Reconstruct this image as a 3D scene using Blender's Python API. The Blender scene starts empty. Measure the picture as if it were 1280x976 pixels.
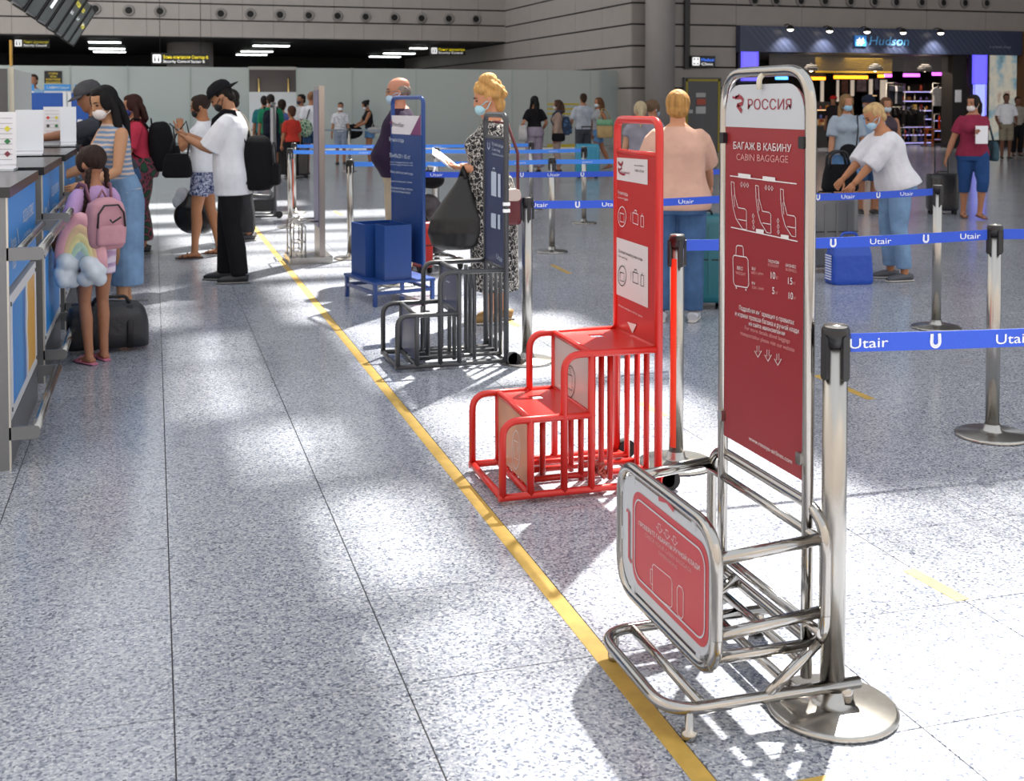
import bpy, bmesh, math, random
import numpy as np
from mathutils import Vector, Matrix
random.seed(7)
rng = np.random.default_rng(11)
S = bpy.context.scene
COL = S.collection
R = math.radians
# ------------------------------------------------------------------ camera
F, HZ, CH, TILT = 1470.0, 129.0, 1.57, 2.0
YAW = math.atan(448 / F)                       # the aisle runs along +Y
PY = HZ + F * math.tan(R(TILT))                # principal point row
cam = bpy.data.cameras.new('camera')
camo = bpy.data.objects.new('camera', cam); COL.objects.link(camo)
camo.location = (0, 0, CH)
camo.rotation_euler = (R(90 - TILT), 0, -YAW)
cam.sensor_width = 36; cam.lens = 36 * F / 1280
cam.shift_y = (PY - 488) / 1280
cam.clip_end = 300; cam.clip_start = 0.05
cam.dof.use_dof = True; cam.dof.focus_distance = 4.3; cam.dof.aperture_fstop = 7.1
S.camera = camo
# ------------------------------------------------------------------ world and sun
W = bpy.data.worlds.new('sky'); S.world = W; W.use_nodes = True
bg = W.node_tree.nodes['Background']
bg.inputs[0].default_value = (0.9, 0.945, 1.0, 1); bg.inputs[1].default_value = 1.35
SUN_AZ = Vector((0.65, 0.76, 0)).normalized(); SUN_EL = R(52)
sun = bpy.data.lights.new('sun', 'SUN'); suno = bpy.data.objects.new('sun', sun); COL.objects.link(suno)
sun.energy = 19.0; sun.angle = R(1.3); sun.color = (1.0, 0.95, 0.86)
sdir = SUN_AZ * math.cos(SUN_EL) + Vector((0, 0, math.sin(SUN_EL)))
suno.rotation_euler = sdir.to_track_quat('Z', 'Y').to_euler(); suno.location = (20, 30, 30)
S.view_settings.view_transform = 'Standard'; S.view_settings.look = 'None'
S.view_settings.gamma = 1; S.view_settings.exposure = 0.0
S.view_settings.use_curve_mapping = False
S.cycles.max_bounces = 6; S.cycles.diffuse_bounces = 3; S.cycles.glossy_bounces = 4
S.cycles.transparent_max_bounces = 8; S.cycles.sample_clamp_indirect = 6.0
S.cycles.caustics_reflective = False; S.cycles.caustics_refractive = False
# ------------------------------------------------------------------ where a seen point stands
RM = camo.rotation_euler.to_matrix()
CAMP = Vector((0, 0, CH))
def ray(px, py):
    return RM @ Vector(((px - 640) / F, -(py - PY) / F, -1.0))
def PZ(px, py, z=0.0):
    d = ray(px, py); t = (z - CH) / d.z
    return CAMP + d * t
def G(px, py): return PZ(px, py, 0.0)
def PL(px, py, p0, n):
    d = ray(px, py); p0 = Vector(p0); n = Vector(n)
    return CAMP + d * ((p0 - CAMP).dot(n) / d.dot(n))
def ATY(px, py, Y): return PL(px, py, (0, Y, 0), (0, 1, 0))
def ATX(px, py, X): return PL(px, py, (X, 0, 0), (1, 0, 0))
def ATG(px, py, g):            # a point above ground point g, on the picture row py
    n = RM @ Vector((0, 0, -1)); n.z = 0
    return PL(px, py, g, n)
# ------------------------------------------------------------------ materials
def lin(c):
    if isinstance(c, str):
        c = [int(c[i:i + 2], 16) for i in (0, 2, 4)]
    return tuple(((v / 255) / 12.92 if v / 255 <= .04045 else ((v / 255 + .055) / 1.055) ** 2.4) for v in c) + (1,)
MATS = {}
def mat(name, col='808080', rough=.5, metal=0., emit=None, estr=1., noise=0., nscale=30., bump=0., bscale=60., coat=0., spec=.5, alpha=1., stretch=None, trans=0.):
    if name in MATS: return MATS[name]
    m = bpy.data.materials.new(name); m.use_nodes = True; MATS[name] = m
    nt = m.node_tree; b = nt.nodes['Principled BSDF']
    b.inputs['Base Color'].default_value = lin(col); b.inputs['Roughness'].default_value = rough
    b.inputs['Metallic'].default_value = metal; b.inputs['Coat Weight'].default_value = coat
    b.inputs['Specular IOR Level'].default_value = spec; b.inputs['Alpha'].default_value = alpha
    b.inputs['Transmission Weight'].default_value = trans
    if emit: b.inputs['Emission Color'].default_value = lin(emit); b.inputs['Emission Strength'].default_value = estr
    tc = nt.nodes.new('ShaderNodeTexCoord')
    src = tc.outputs['Object']
    if stretch:
        mp = nt.nodes.new('ShaderNodeMapping'); mp.inputs['Scale'].default_value = stretch
        nt.links.new(src, mp.inputs[0]); src = mp.outputs[0]
    n = nt.nodes.new('ShaderNodeTexNoise'); n.inputs['Scale'].default_value = nscale; n.inputs['Detail'].default_value = 3
    nt.links.new(src, n.inputs['Vector'])
    if noise:
        mx = nt.nodes.new('ShaderNodeMix'); mx.data_type = 'RGBA'; mx.blend_type = 'MULTIPLY'
        mx.inputs[6].default_value = lin(col)
        rp = nt.nodes.new('ShaderNodeValToRGB')
        rp.color_ramp.elements[0].position = .3; rp.color_ramp.elements[1].position = .7
        k = 1 - noise; rp.color_ramp.elements[0].color = (k, k, k, 1); rp.color_ramp.elements[1].color = (1, 1, 1, 1)
        nt.links.new(n.outputs[0], rp.inputs[0]); nt.links.new(rp.outputs[0], mx.inputs[7]); mx.inputs[0].default_value = 1
        nt.links.new(mx.outputs[2], b.inputs['Base Color'])
    if bump:
        n2 = nt.nodes.new('ShaderNodeTexNoise'); n2.inputs['Scale'].default_value = bscale; n2.inputs['Detail'].default_value = 2
        nt.links.new(src, n2.inputs['Vector'])
        bp = nt.nodes.new('ShaderNodeBump'); bp.inputs['Strength'].default_value = bump; bp.inputs['Distance'].default_value = .01
        nt.links.new(n2.outputs[0], bp.inputs['Height']); nt.links.new(bp.outputs[0], b.inputs['Normal'])
    return m
def glow(name, col, k): return mat(name, col, .4, emit=col, estr=k)
def cloth(name, col, noise=.25, bump=.5, rough=.9): return mat(name, col, rough, noise=noise, nscale=9, bump=bump, bscale=14, spec=.2)
# ------------------------------------------------------------------ mesh collector
def frames(pts):
    pts = [Vector(p) for p in pts]; out = []
    t0 = (pts[1] - pts[0]).normalized()
    up = Vector((0, 0, 1)) if abs(t0.z) < .9 else Vector((1, 0, 0))
    a = t0.cross(up).normalized(); b = a.cross(t0)
    for i, p in enumerate(pts):
        if i == 0: t = t0
        elif i == len(pts) - 1: t = (pts[i] - pts[i - 1]).normalized()
        else:
            t = ((pts[i + 1] - pts[i]).normalized() + (pts[i] - pts[i - 1]).normalized())
            t = t.normalized() if t.length > 1e-6 else (pts[i + 1] - pts[i]).normalized()
        a = (a - t * a.dot(t)); a = a.normalized() if a.length > 1e-6 else t.orthogonal().normalized()
        out.append((p, a, t.cross(a), t))
    return out
def fillet(pts, r, n=6, closed=False):
    pts = [Vector(p) for p in pts]; out = []
    N = len(pts)
    for i in range(N):
        if not closed and i in (0, N - 1): out.append(pts[i]); continue
        p = pts[i]; d0 = pts[i - 1] - p; d1 = pts[(i + 1) % N] - p
        l = min(r, d0.length * .49, d1.length * .49)
        a = p + d0.normalized() * l; b = p + d1.normalized() * l
        for k in range(n + 1):
            t = k / n; out.append(a * (1 - t) ** 2 + p * 2 * t * (1 - t) + b * t * t)
    return out
class MB:
    def __init__(s): s.v = []; s.f = []; s.sm = []
    def add(s, vs, fs, smooth=False):
        o = len(s.v); s.v += [tuple(v) for v in vs]
        s.f += [tuple(i + o for i in f) for f in fs]; s.sm += [smooth] * len(fs); return s
    def box(s, x0, x1, y0, y1, z0, z1, M=None):
        vs = [Vector((x, y, z)) for z in (z0, z1) for y in (y0, y1) for x in (x0, x1)]
        if M is not None: vs = [M @ v for v in vs]
        return s.add(vs, [(0, 2, 3, 1), (4, 5, 7, 6), (0, 1, 5, 4), (2, 6, 7, 3), (0, 4, 6, 2), (1, 3, 7, 5)])
    def rbox(s, x0, x1, y0, y1, z0, z1, r=.02, axis='z', n=4, M=None):   # box with rounded edges along one axis
        d = {'z': (x0, x1, y0, y1, z0, z1), 'y': (x0, x1, z0, z1, y0, y1), 'x': (y0, y1, z0, z1, x0, x1)}[axis]
        pts = rrect(d[0], d[1], d[2], d[3], r, n)
        f = {'z': lambda a, b, c: (a, b, c), 'y': lambda a, b, c: (a, c, b), 'x': lambda a, b, c: (c, a, b)}[axis]
        L = len(pts); vs = [Vector(f(a, b, d[4])) for a, b in pts] + [Vector(f(a, b, d[5])) for a, b in pts]
        if M is not None: vs = [M @ v for v in vs]
        fs = [(i, (i + 1) % L, L + (i + 1) % L, L + i) for i in range(L)] + [tuple(range(L))[::-1], tuple(range(L, 2 * L))]
        return s.add(vs, fs)
    def tube(s, pts, r, n=10, closed=False, caps=True, smooth=True, ax=(1, 1)):
        fr = frames(list(pts) + ([pts[0]] if closed else [])); m = len(fr)
        rs = r if isinstance(r, (list, tuple)) else [r] * m
        vs = []
        for k, (p, a, b, t) in enumerate(fr):
            for j in range(n):
                w = 2 * math.pi * j / n; vs.append(p + (a * math.cos(w) * ax[0] + b * math.sin(w) * ax[1]) * rs[k])
        fs = [(k * n + j, k * n + (j + 1) % n, (k + 1) * n + (j + 1) % n, (k + 1) * n + j) for k in range(m - 1) for j in range(n)]
        s.add(vs, fs, smooth)
        if caps and not closed:
            o = len(s.v) - len(vs)
            s.f.append(tuple(o + j for j in range(n))[::-1]); s.f.append(tuple(o + (m - 1) * n + j for j in range(n))); s.sm += [False, False]
        return s
    def bar(s, a, b, r, n=10): return s.tube([a, b], r, n)
    def lathe(s, prof, c=(0, 0, 0), n=24, smooth=True):
        c = Vector(c); vs = []; m = len(prof)
        for r, z in prof:
            for j in range(n):
                w = 2 * math.pi * j / n; vs.append(c + Vector((r * math.cos(w), r * math.sin(w), z)))
        fs = [(k * n + j, k * n + (j + 1) % n, (k + 1) * n + (j + 1) % n, (k + 1) * n + j) for k in range(m - 1) for j in range(n)]
        s.add(vs, fs, smooth)
        o = len(s.v) - len(vs)
        if prof[0][0] > 1e-5: s.f.append(tuple(o + j for j in range(n))[::-1]); s.sm.append(False)
        if prof[-1][0] > 1e-5: s.f.append(tuple(o + (m - 1) * n + j for j in range(n))); s.sm.append(False)
        return s
    def ball(s, c, r, nu=14, nv=9, M=None):
        c = Vector(c); r = (r, r, r) if not isinstance(r, (tuple, list)) else r
        vs = []
        for k in range(nv + 1):
            ph = math.pi * k / nv
            for j in range(nu):
                w = 2 * math.pi * j / nu
                v = Vector((r[0] * math.sin(ph) * math.cos(w), r[1] * math.sin(ph) * math.sin(w), -r[2] * math.cos(ph)))
                if M is not None: v = M @ v
                vs.append(c + v)
        fs = [(k * nu + j, k * nu + (j + 1) % nu, (k + 1) * nu + (j + 1) % nu, (k + 1) * nu + j) for k in range(nv) for j in range(nu)]
        return s.add(vs, fs, True)
    def loft(s, rings, caps=True, smooth=True):
        n = len(rings[0]); vs = [v for r in rings for v in r]; m = len(rings)
        fs = [(k * n + j, k * n + (j + 1) % n, (k + 1) * n + (j + 1) % n, (k + 1) * n + j) for k in range(m - 1) for j in range(n)]
        s.add(vs, fs, smooth)
        if caps:
            o = len(s.v) - len(vs)
            s.f.append(tuple(o + j for j in range(n))[::-1]); s.f.append(tuple(o + (m - 1) * n + j for j in range(n))); s.sm += [False, False]
        return s
    def prism(s, poly, fn, d):                 # polygon in 2-D, fn(u, v, w) -> 3-D, depth d
        L = len(poly); vs = [fn(a, b, 0) for a, b in poly] + [fn(a, b, d) for a, b in poly]
        fs = [(i, (i + 1) % L, L + (i + 1) % L, L + i) for i in range(L)] + [tuple(range(L))[::-1], tuple(range(L, 2 * L))]
        return s.add(vs, fs)
    def xf(s, M): s.v = [tuple(M @ Vector(v)) for v in s.v]; return s
    def mesh(s, name):
        me = bpy.data.meshes.new(name); me.from_pydata(s.v, [], s.f)
        me.polygons.foreach_set('use_smooth', s.sm); me.update(); return me
def rrect(x0, x1, y0, y1, r, n=4):
    r = min(r, (x1 - x0) / 2.001, (y1 - y0) / 2.001); out = []
    for cx, cy, a0 in ((x1 - r, y1 - r, 0), (x0 + r, y1 - r, 90), (x0 + r, y0 + r, 180), (x1 - r, y0 + r, 270)):
        for k in range(n + 1):
            w = R(a0 + 90 * k / n); out.append((cx + r * math.cos(w), cy + r * math.sin(w)))
    return out
def obj(name, mb, m, parent=None, loc=None, rz=None, fix=True):
    me = mb if isinstance(mb, bpy.types.Mesh) else mb.mesh(name)
    if fix and not isinstance(mb, bpy.types.Mesh):
        bm = bmesh.new(); bm.from_mesh(me); bmesh.ops.recalc_face_normals(bm, faces=bm.faces); bm.to_mesh(me); bm.free()
    if not me.materials: me.materials.append(m)
    o = bpy.data.objects.new(name, me); COL.objects.link(o)
    if parent: o.parent = parent
    if loc is not None: o.location = loc
    if rz is not None: o.rotation_euler = (0, 0, rz)
    return o
def tag(o, label, cat, group=None, kind=None):
    if label: o['label'] = label
    if cat: o['category'] = cat
    if group: o['group'] = group
    if kind: o['kind'] = kind
    return o
def thing(name, label, cat, loc=(0, 0, 0), rz=0., group=None, kind=None):
    o = bpy.data.objects.new(name, None); COL.objects.link(o); o.location = loc; o.rotation_euler = (0, 0, rz)
    o.empty_display_size = .1
    return tag(o, label, cat, group, kind)
def struct(name, mb, m, label, parent=None):
    o = obj(name, mb, m, parent)
    if not parent: o['kind'] = 'structure'; o['label'] = label
    return o
def copy_tree(o, parent=None, loc=None, rz=None, label=None):
    c = o.copy(); COL.objects.link(c); c.parent = parent
    if loc is not None: c.location = loc
    if rz is not None: c.rotation_euler = (0, 0, rz)
    if label: c['label'] = label
    for ch in list(o.children): copy_tree(ch, c)
    return c
_txc = {}
def text_mesh(body):
    if body in _txc: return _txc[body]
    c = bpy.data.curves.new('lettering', 'FONT'); c.body = body; c.resolution_u = 3
    o = bpy.data.objects.new('lettering', c); COL.objects.link(o)
    dg = bpy.context.evaluated_depsgraph_get(); me = bpy.data.meshes.new_from_object(o.evaluated_get(dg))
    v = np.empty(len(me.vertices) * 3); me.vertices.foreach_get('co', v); v = v.reshape(-1, 3)
    fs = [tuple(p.vertices) for p in me.polygons]
    bpy.data.objects.remove(o); bpy.data.curves.remove(c); bpy.data.meshes.remove(me)
    lo = v[:, 0].min(); w = v[:, 0].max() - lo; v[:, 0] = (v[:, 0] - lo) / w
    _txc[body] = (v, fs, w); return _txc[body]
def text(body, p, u, v, w, h, m, parent, name='lettering', lift=(0, 0, 0)):
    """flat printed lettering: left end of the base line at p, along u for width w, capitals h tall along v"""
    V, fs, _ = text_mesh(body); p = Vector(p) + Vector(lift); u = Vector(u); v = Vector(v)
    vs = [p + u * (float(a[0]) * w) + v * (float(a[1]) / .7 * h) for a in V]
    return obj(name, MB().add(vs, fs), m, parent, fix=False)
def ribbon(mb, pts, w, n):             # flat printed stroke of width w on a surface with normal n
    pts = [Vector(p) for p in pts]; n = Vector(n); vs = []
    for i, p in enumerate(pts):
        a = pts[max(i - 1, 0)]; b = pts[min(i + 1, len(pts) - 1)]
        s = (b - a).cross(n).normalized() * w / 2; vs += [p + s, p - s]
    return mb.add(vs, [(2 * i, 2 * i + 1, 2 * i + 3, 2 * i + 2) for i in range(len(pts) - 1)])
class Face:
    """a flat printed face; positions are read from the photograph and laid onto the plane of the panel"""
    def __init__(s, p0, n, u, parent, base, lift=.0012, v=(0, 0, 1)):
        s.p0 = Vector(p0); s.n = Vector(n).normalized(); s.u = Vector(u).normalized(); s.v = Vector(v); s.par = parent; s.base = Vector(base); s.lift = lift
    def at(s, px, py, k=1.): return PL(px, py, s.p0 + s.n * s.lift * k, s.n) - s.base
    def txt(s, body, a, b, hpx, m, name='lettering'):
        A = s.at(*a); B = s.at(*b); T = s.at(a[0], a[1] - hpx); d = B - A
        return text(body, A, d.normalized(), s.v, d.length, (T - A).dot(s.v), m, s.par, name)
    def line(s, mb, pts, w): return ribbon(mb, [s.at(*p, 1.3) for p in pts], w, s.n)
    def poly(s, mb, pts, k=1.2): return mb.add([s.at(*p, k) for p in pts], [tuple(range(len(pts)))])
# ------------------------------------------------------------------ soft bodies: pieces fused to one skin, done in one batch at the end
QUEUE = []
def soft(name, mb, m, parent, voxel, smooth=3, extra=None):
    me = mb.mesh(name); me.materials.append(m); o = bpy.data.objects.new(name, me); COL.objects.link(o)
    if parent: o.parent = parent
    md = o.modifiers.new('skin', 'REMESH'); md.mode = 'VOXEL'; md.voxel_size = voxel; md.use_smooth_shade = True
    if smooth:
        sm = o.modifiers.new('smooth', 'SMOOTH'); sm.factor = .5; sm.iterations = smooth
    QUEUE.append((o, extra)); return o
def flush():
    dg = bpy.context.evaluated_depsgraph_get(); done = []
    for o, ex in QUEUE: done.append(bpy.data.meshes.new_from_object(o.evaluated_get(dg)))
    for (o, ex), me in zip(QUEUE, done):
        if ex:
            n = len(me.vertices); v = np.empty(n * 3); me.vertices.foreach_get('co', v)
            vs = v.reshape(-1, 3).tolist() + [tuple(p) for p in ex.v]
            fs = [tuple(p.vertices) for p in me.polygons] + [tuple(i + n for i in f) for f in ex.f]
            m2 = bpy.data.meshes.new(o.name); m2.from_pydata(vs, [], fs)
            for k in me.materials: m2.materials.append(k)
            m2.polygons.foreach_set('use_smooth', [True] * len(m2.polygons)); bpy.data.meshes.remove(me); me = m2
        o.modifiers.clear(); o.data = me
    QUEUE.clear()
# ------------------------------------------------------------------ floor of granite tiles
def granite():
    m = bpy.data.materials.new('granite'); m.use_nodes = True; nt = m.node_tree; L = nt.links.new
    b = nt.nodes['Principled BSDF']; g = nt.nodes.new('ShaderNodeNewGeometry')
    v = nt.nodes.new('ShaderNodeTexVoronoi'); v.inputs['Scale'].default_value = 135
    n = nt.nodes.new('ShaderNodeTexNoise'); n.inputs['Scale'].default_value = 95; n.inputs['Detail'].default_value = 4
    n3 = nt.nodes.new('ShaderNodeTexNoise'); n3.inputs['Scale'].default_value = 1.3; n3.inputs['Detail'].default_value = 3
    for k in (v, n, n3): L(g.outputs['Position'], k.inputs['Vector'])
    sx = nt.nodes.new('ShaderNodeSeparateColor'); L(v.outputs['Color'], sx.inputs[0])
    r1 = nt.nodes.new('ShaderNodeValToRGB'); e = r1.color_ramp.elements
    e[0].position = 0; e[0].color = lin('666b79'); e[1].position = 1; e[1].color = lin('d2d4d8')
    for p, c in ((.16, '868c9b'), (.3, 'a3a8b3'), (.62, 'b1b5bd'), (.85, 'c3c6cc')):
        k = e.new(p); k.color = lin(c)
    L(sx.outputs[0], r1.inputs[0])
    r2 = nt.nodes.new('ShaderNodeValToRGB'); e = r2.color_ramp.elements
    e[0].position = .36; e[0].color = lin('b0b4bf'); e[1].position = .6; e[1].color = (1, 1, 1, 1); L(n.outputs[0], r2.inputs[0])
    mx = nt.nodes.new('ShaderNodeMix'); mx.data_type = 'RGBA'; mx.blend_type = 'MULTIPLY'; mx.inputs[0].default_value = .6
    L(r1.outputs[0], mx.inputs[6]); L(r2.outputs[0], mx.inputs[7])
    r3 = nt.nodes.new('ShaderNodeValToRGB'); e = r3.color_ramp.elements
    e[0].position = .3; e[0].color = (.9, .9, .9, 1); e[1].position = .65; e[1].color = (1, 1, 1, 1); L(n3.outputs[0], r3.inputs[0])
    m2 = nt.nodes.new('ShaderNodeMix'); m2.data_type = 'RGBA'; m2.blend_type = 'MULTIPLY'; m2.inputs[0].default_value = 1
    L(mx.outputs[2], m2.inputs[6]); L(r3.outputs[0], m2.inputs[7]); L(m2.outputs[2], b.inputs['Base Color'])
    b.inputs['Roughness'].default_value = .17; b.inputs['Specular IOR Level'].default_value = .55
    MATS['granite'] = m; return m
granite()
TX, TY, TS = 0.035, 3.68, 0.6
grout = mat('grout', '4e4b4c', .9)
floor = struct('floor', MB().box(-70, 110, -40, 140, -.3, -.004), grout, 'polished grey granite tile floor of the hall')
def proj(p):
    d = RM.transposed() @ (Vector(p) - CAMP)
    return (640 + F * d.x / -d.z, PY - F * d.y / -d.z, -d.z) if d.z < -.05 else (-9, -9, -1)
tm = MB(); q = TS / 2 - .0018
tm.add([(-q, -q, -.02), (q, -q, -.02), (q, q, -.02), (-q, q, -.02), (-q, -q, -.001), (q, -q, -.001), (q, q, -.001), (-q, q, -.001),
        (-q + .001, -q + .001, 0), (q - .001, -q + .001, 0), (q - .001, q - .001, 0), (-q + .001, q - .001, 0)],
       [(0, 1, 5, 4), (1, 2, 6, 5), (2, 3, 7, 6), (3, 0, 4, 7), (4, 5, 9, 8), (5, 6, 10, 9), (6, 7, 11, 10), (7, 4, 8, 11), (8, 9, 10, 11)])
tmesh = tm.mesh('floor_tile'); tmesh.materials.append(MATS['granite'])
cells = []
for i in range(-20, 62):
    for j in range(-12, 70):
        c = Vector((TX + (i + .5) * TS, TY + (j + .5) * TS, 0)); x, y, z = proj(c)
        near = 1e6
        for sx in (-.3, 0, .3):
            for sy in (-.3, 0, .3):
                a, b_, zz = proj(c + Vector((sx, sy, 0)))
                if zz > 0 and -5 < a < 1285 and -5 < b_ < 981: near = min(near, zz)
        cells.append((near, c))
cells.sort(key=lambda t: t[0])
for k, (d, c) in enumerate(cells[:300]):
    o = bpy.data.objects.new('floor_tile', tmesh); COL.objects.link(o); o.parent = floor; o.location = c
rest = MB()
for d, c in cells[300:]:
    o = len(rest.v); x, y = c.x, c.y
    rest.v += [(x - q, y - q, -.01), (x + q, y - q, -.01), (x + q, y + q, -.01), (x - q, y + q, -.01), (x - q, y - q, 0), (x + q, y - q, 0), (x + q, y + q, 0), (x - q, y + q, 0)]
    rest.f += [(o + 4, o + 5, o + 6, o + 7), (o, o + 1, o + 5, o + 4), (o + 1, o + 2, o + 6, o + 5), (o + 2, o + 3, o + 7, o + 6), (o + 3, o, o + 4, o + 7)]; rest.sm += [False] * 5
ro = obj('distant_tile', rest, MATS['granite'], floor, fix=False); ro['kind'] = 'stuff'
# yellow floor lines
yel = mat('yellow_tape', 'c8a450', .45, noise=.25, nscale=14)
def strip(a, b, w, label, name='floor_line'):
    a = Vector(a); b = Vector(b); d = (b - a).normalized(); s = Vector((-d.y, d.x, 0)) * w / 2
    m = MB(); vs = [a + s, a - s, b - s, b + s]
    m.add([Vector((p.x, p.y, .0002)) for p in vs] + [Vector((p.x, p.y, .0012)) for p in vs], [(4, 5, 6, 7), (0, 1, 5, 4), (1, 2, 6, 5), (2, 3, 7, 6), (3, 0, 4, 7)])
    return tag(obj(name, m, yel), label, 'floor line')
strip((1.205, 1.9, 0), (1.205, 19.5, 0), .054, 'long yellow tape line along the check-in aisle')
a = G(1020, 469); b = G(1089, 499); strip(a, b, .05, 'short yellow tape dash beyond the near barrier post')
strip(G(690, 331), G(712, 342), .05, 'small yellow tape dash under the far blue belts')
strip(G(1136, 712), G(1204, 750), .05, 'pale yellow tape dash in the sunlit floor patch')
strip(G(800, 503), G(832, 520), .05, 'yellow tape dash behind the tall red luggage sizer')
strip(G(632, 398), G(648, 408), .05, 'yellow tape dash at the feet of the patterned dress woman')
strip(G(418, 264), G(428, 269), .05, 'tiny yellow tape dash beside the slim steel pillar')
strip((.96, 2.33, 0), (1.5, 2.33, 0), .07, 'yellow tape cross line in front of the chrome baggage stand')
# ------------------------------------------------------------------ unseen roof, its openings shaped to throw the sun patches
RH = 12.0
SH = SUN_AZ * (RH / math.tan(SUN_EL))
holes = []          # sunlit patches on the floor (x0, x1, y0, y1); each added roof opening lies up the sun's ray
def hole(x0, x1, y0, y1, part=1.):      # part < 1: slits added to pass only that share of the sun
    n = 1 if part >= 1 else max(1, round((x1 - x0) / .2)); w = (x1 - x0) / n
    for k in range(n):
        a = x0 + k * w; holes.append((a + SH.x, a + w * part + SH.x, y0 + SH.y, y1 + SH.y))
hole(1.32, 3.3, 1.3, 3.3); hole(1.32, 2.3, 3.3, 3.75); hole(1.0, 1.32, 1.5, 3.75, .4); hole(2.3, 3.9, 3.3, 4.0, .45); hole(1.3, 2.7, 3.85, 6.0)
hole(.7, 1.0, 2.2, 3.45, .6); hole(.66, 1.04, 3.7, 4.65, .6); hole(.45, .85, 5.0, 5.8, .5); hole(.2, .6, 6.0, 8.2, .4); hole(-.1, .3, 8.5, 10.4, .4)
hole(1.25, 2.9, 6.3, 8.3); hole(1.0, 2.6, 8.45, 10.25); hole(.5, 3.4, 10.7, 12.5); hole(.2, 3.6, 12.65, 14.35)
hole(-.3, 3.2, 14.6, 15.3); hole(-1.0, 4.2, 16.1, 17.2); hole(-1.6, 2.2, 18.2, 19.2)
hole(-4.7, 5, 36.8, 46); hole(5.5, 15, 39, 46)  # openings added to brighten the glass and the bulkhead
xs = sorted({.5, 52.} | {h for t in holes for h in t[:2]}); ys = sorted({8.55, 92.} | {h for t in holes for h in t[2:]})  # roof edges set back to let in more sky light
roof = MB()
for i in range(len(xs) - 1):
    run = None
    for j in range(len(ys)):
        solid = False
        if j < len(ys) - 1:
            cx, cy = (xs[i] + xs[i + 1]) / 2, (ys[j] + ys[j + 1]) / 2
            solid = not any(h[0] < cx < h[1] and h[2] < cy < h[3] for h in holes)
        if solid and run is None: run = ys[j]
        if not solid and run is not None:
            roof.box(xs[i], xs[i + 1], run, ys[j], RH, RH + .015); run = None
ceiling = struct('ceiling', roof, mat('roof_white', 'a9a9a7', .7), 'pale unseen hall roof with openings shaped to place the sun patches')
lat = MB()
for k in range(26):
    y = 4 + k * 2.05; lat.bar((-4, y, RH - .15), (14, y, RH - .15), .05, 6)
struct('trim_1', lat, mat('truss_steel', 'b4b6b8', .5), 'roof truss under the openings', ceiling)
# ------------------------------------------------------------------ clad walls round the back of the hall
clad = mat('cladding', 'a8a29d', .55, noise=.06, nscale=2); claddark = mat('groove', '1d1c1e', .8)
def clad_wall(name, a, b, rows, step, label, t=.06, sub=None):
    """a, b: ends on the floor plan; rows: list of heights of the dark grooves"""
    a = Vector(a); b = Vector(b); d = b - a; L = d.length; d.normalize(); n = Vector((d.y, -d.x, 0))
    M = Matrix(((d.x, n.x, 0, a.x), (d.y, n.y, 0, a.y), (0, 0, 1, 0), (0, 0, 0, 1)))
    w = struct(name, MB().box(0, L, -.35, -.03, rows[0] - .0, rows[-1], M), claddark, label)
    k = max(1, round(L / step)); pw = L / k
    for r in range(len(rows) - 1):
        me = MB().box(.006, pw - .006, -.03, t - .03, rows[r] + .028, rows[r + 1] - .028).mesh('cladding_panel'); me.materials.append(clad)
        for i in range(k):
            o = bpy.data.objects.new('cladding_panel', me); COL.objects.link(o); o.parent = w
            o.matrix_local = M @ Matrix.Translation((pw * i, 0, 0))
    return w
FY, SY = 48.0, 34.8                        # the bulkhead over security; the shop front
h1 = ATY(634, 53, FY).z
rowsA = [h1 - .0, h1 + .69, h1 + 1.33, h1 + 2.05, h1 + 2.75, h1 + 3.45, 9.0]
XC = ATY(632, 60, FY).x
CX = ATY(790, 100, 35.2)
clad_wall('wall_back', (-16, FY, 0), (XC, FY, 0), rowsA, 1.22, 'grey clad bulkhead with round air nozzles over security')
hz_ = [ATY(790, y, 35.2).z for y in (110, 83.5, 57, 30, 3.4)]
rowsB = [0.0] + hz_ + [hz_[-1] + .69, hz_[-1] + 1.38, hz_[-1] + 2.07, 9.2]
clad_wall('wall_side', (XC - .6 , FY + 18.5, 0), (CX.x, 35.2, 0), rowsB, 2.4, 'grey clad wall angling back behind the glass partition')
SX0 = ATY(923, 60, SY).x; SX1 = ATY(1275, 60, SY).x
HB, HT = ATY(1100, 67, SY).z, ATY(1100, 36, SY).z      # shop header
clad_wall('wall_front', (CX.x - .02, 35.2, 0), (CX.x + 1.0, 35.2, 0), rowsB, 1.0, 'narrow clad wall end beside the round column')
clad_wall('wall_service', (CX.x + 1.0, SY + .2, 0), (SX0, SY + .2, 0), rowsB, 1.9, 'clad wall around the grey service door')
rowsC = [HT] + [r for r in rowsB if r > HT + .2]
clad_wall('wall_shop', (SX0, SY + .2, 0), (SX1 + 6, SY + .2, 0), rowsC, 2.4, 'grey clad wall above the shop front')
struct('wall_left', MB().box(-9.3, -9, -7, 62, 0, 12), clad, 'tall grey wall far behind the check-in desks')  # made full height to shut out light from the side
struct('wall_behind', MB().box(-9.3, 40, -7.3, -7, 0, 9), clad, 'unseen grey wall added behind the viewer to cut side light')  # added out of view to limit low sky light
struct('wall_far', MB().box(-16, XC + 9, 66, 66.3, 0, 6), mat('dark_wall', '232325', .7), 'dark rear wall beyond security')
struct('ceiling_security', MB().box(-16, XC + 4, FY + .04, 66, h1 - .02, h1 + .25), mat('dark_ceiling', '2e2d2f', .6), 'dark low ceiling over the security zone')
struct('wall_east', MB().box(SX1 + 5.5, SX1 + 5.8, 8, SY, 0, 9), clad, 'clad side wall past the shop')
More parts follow.
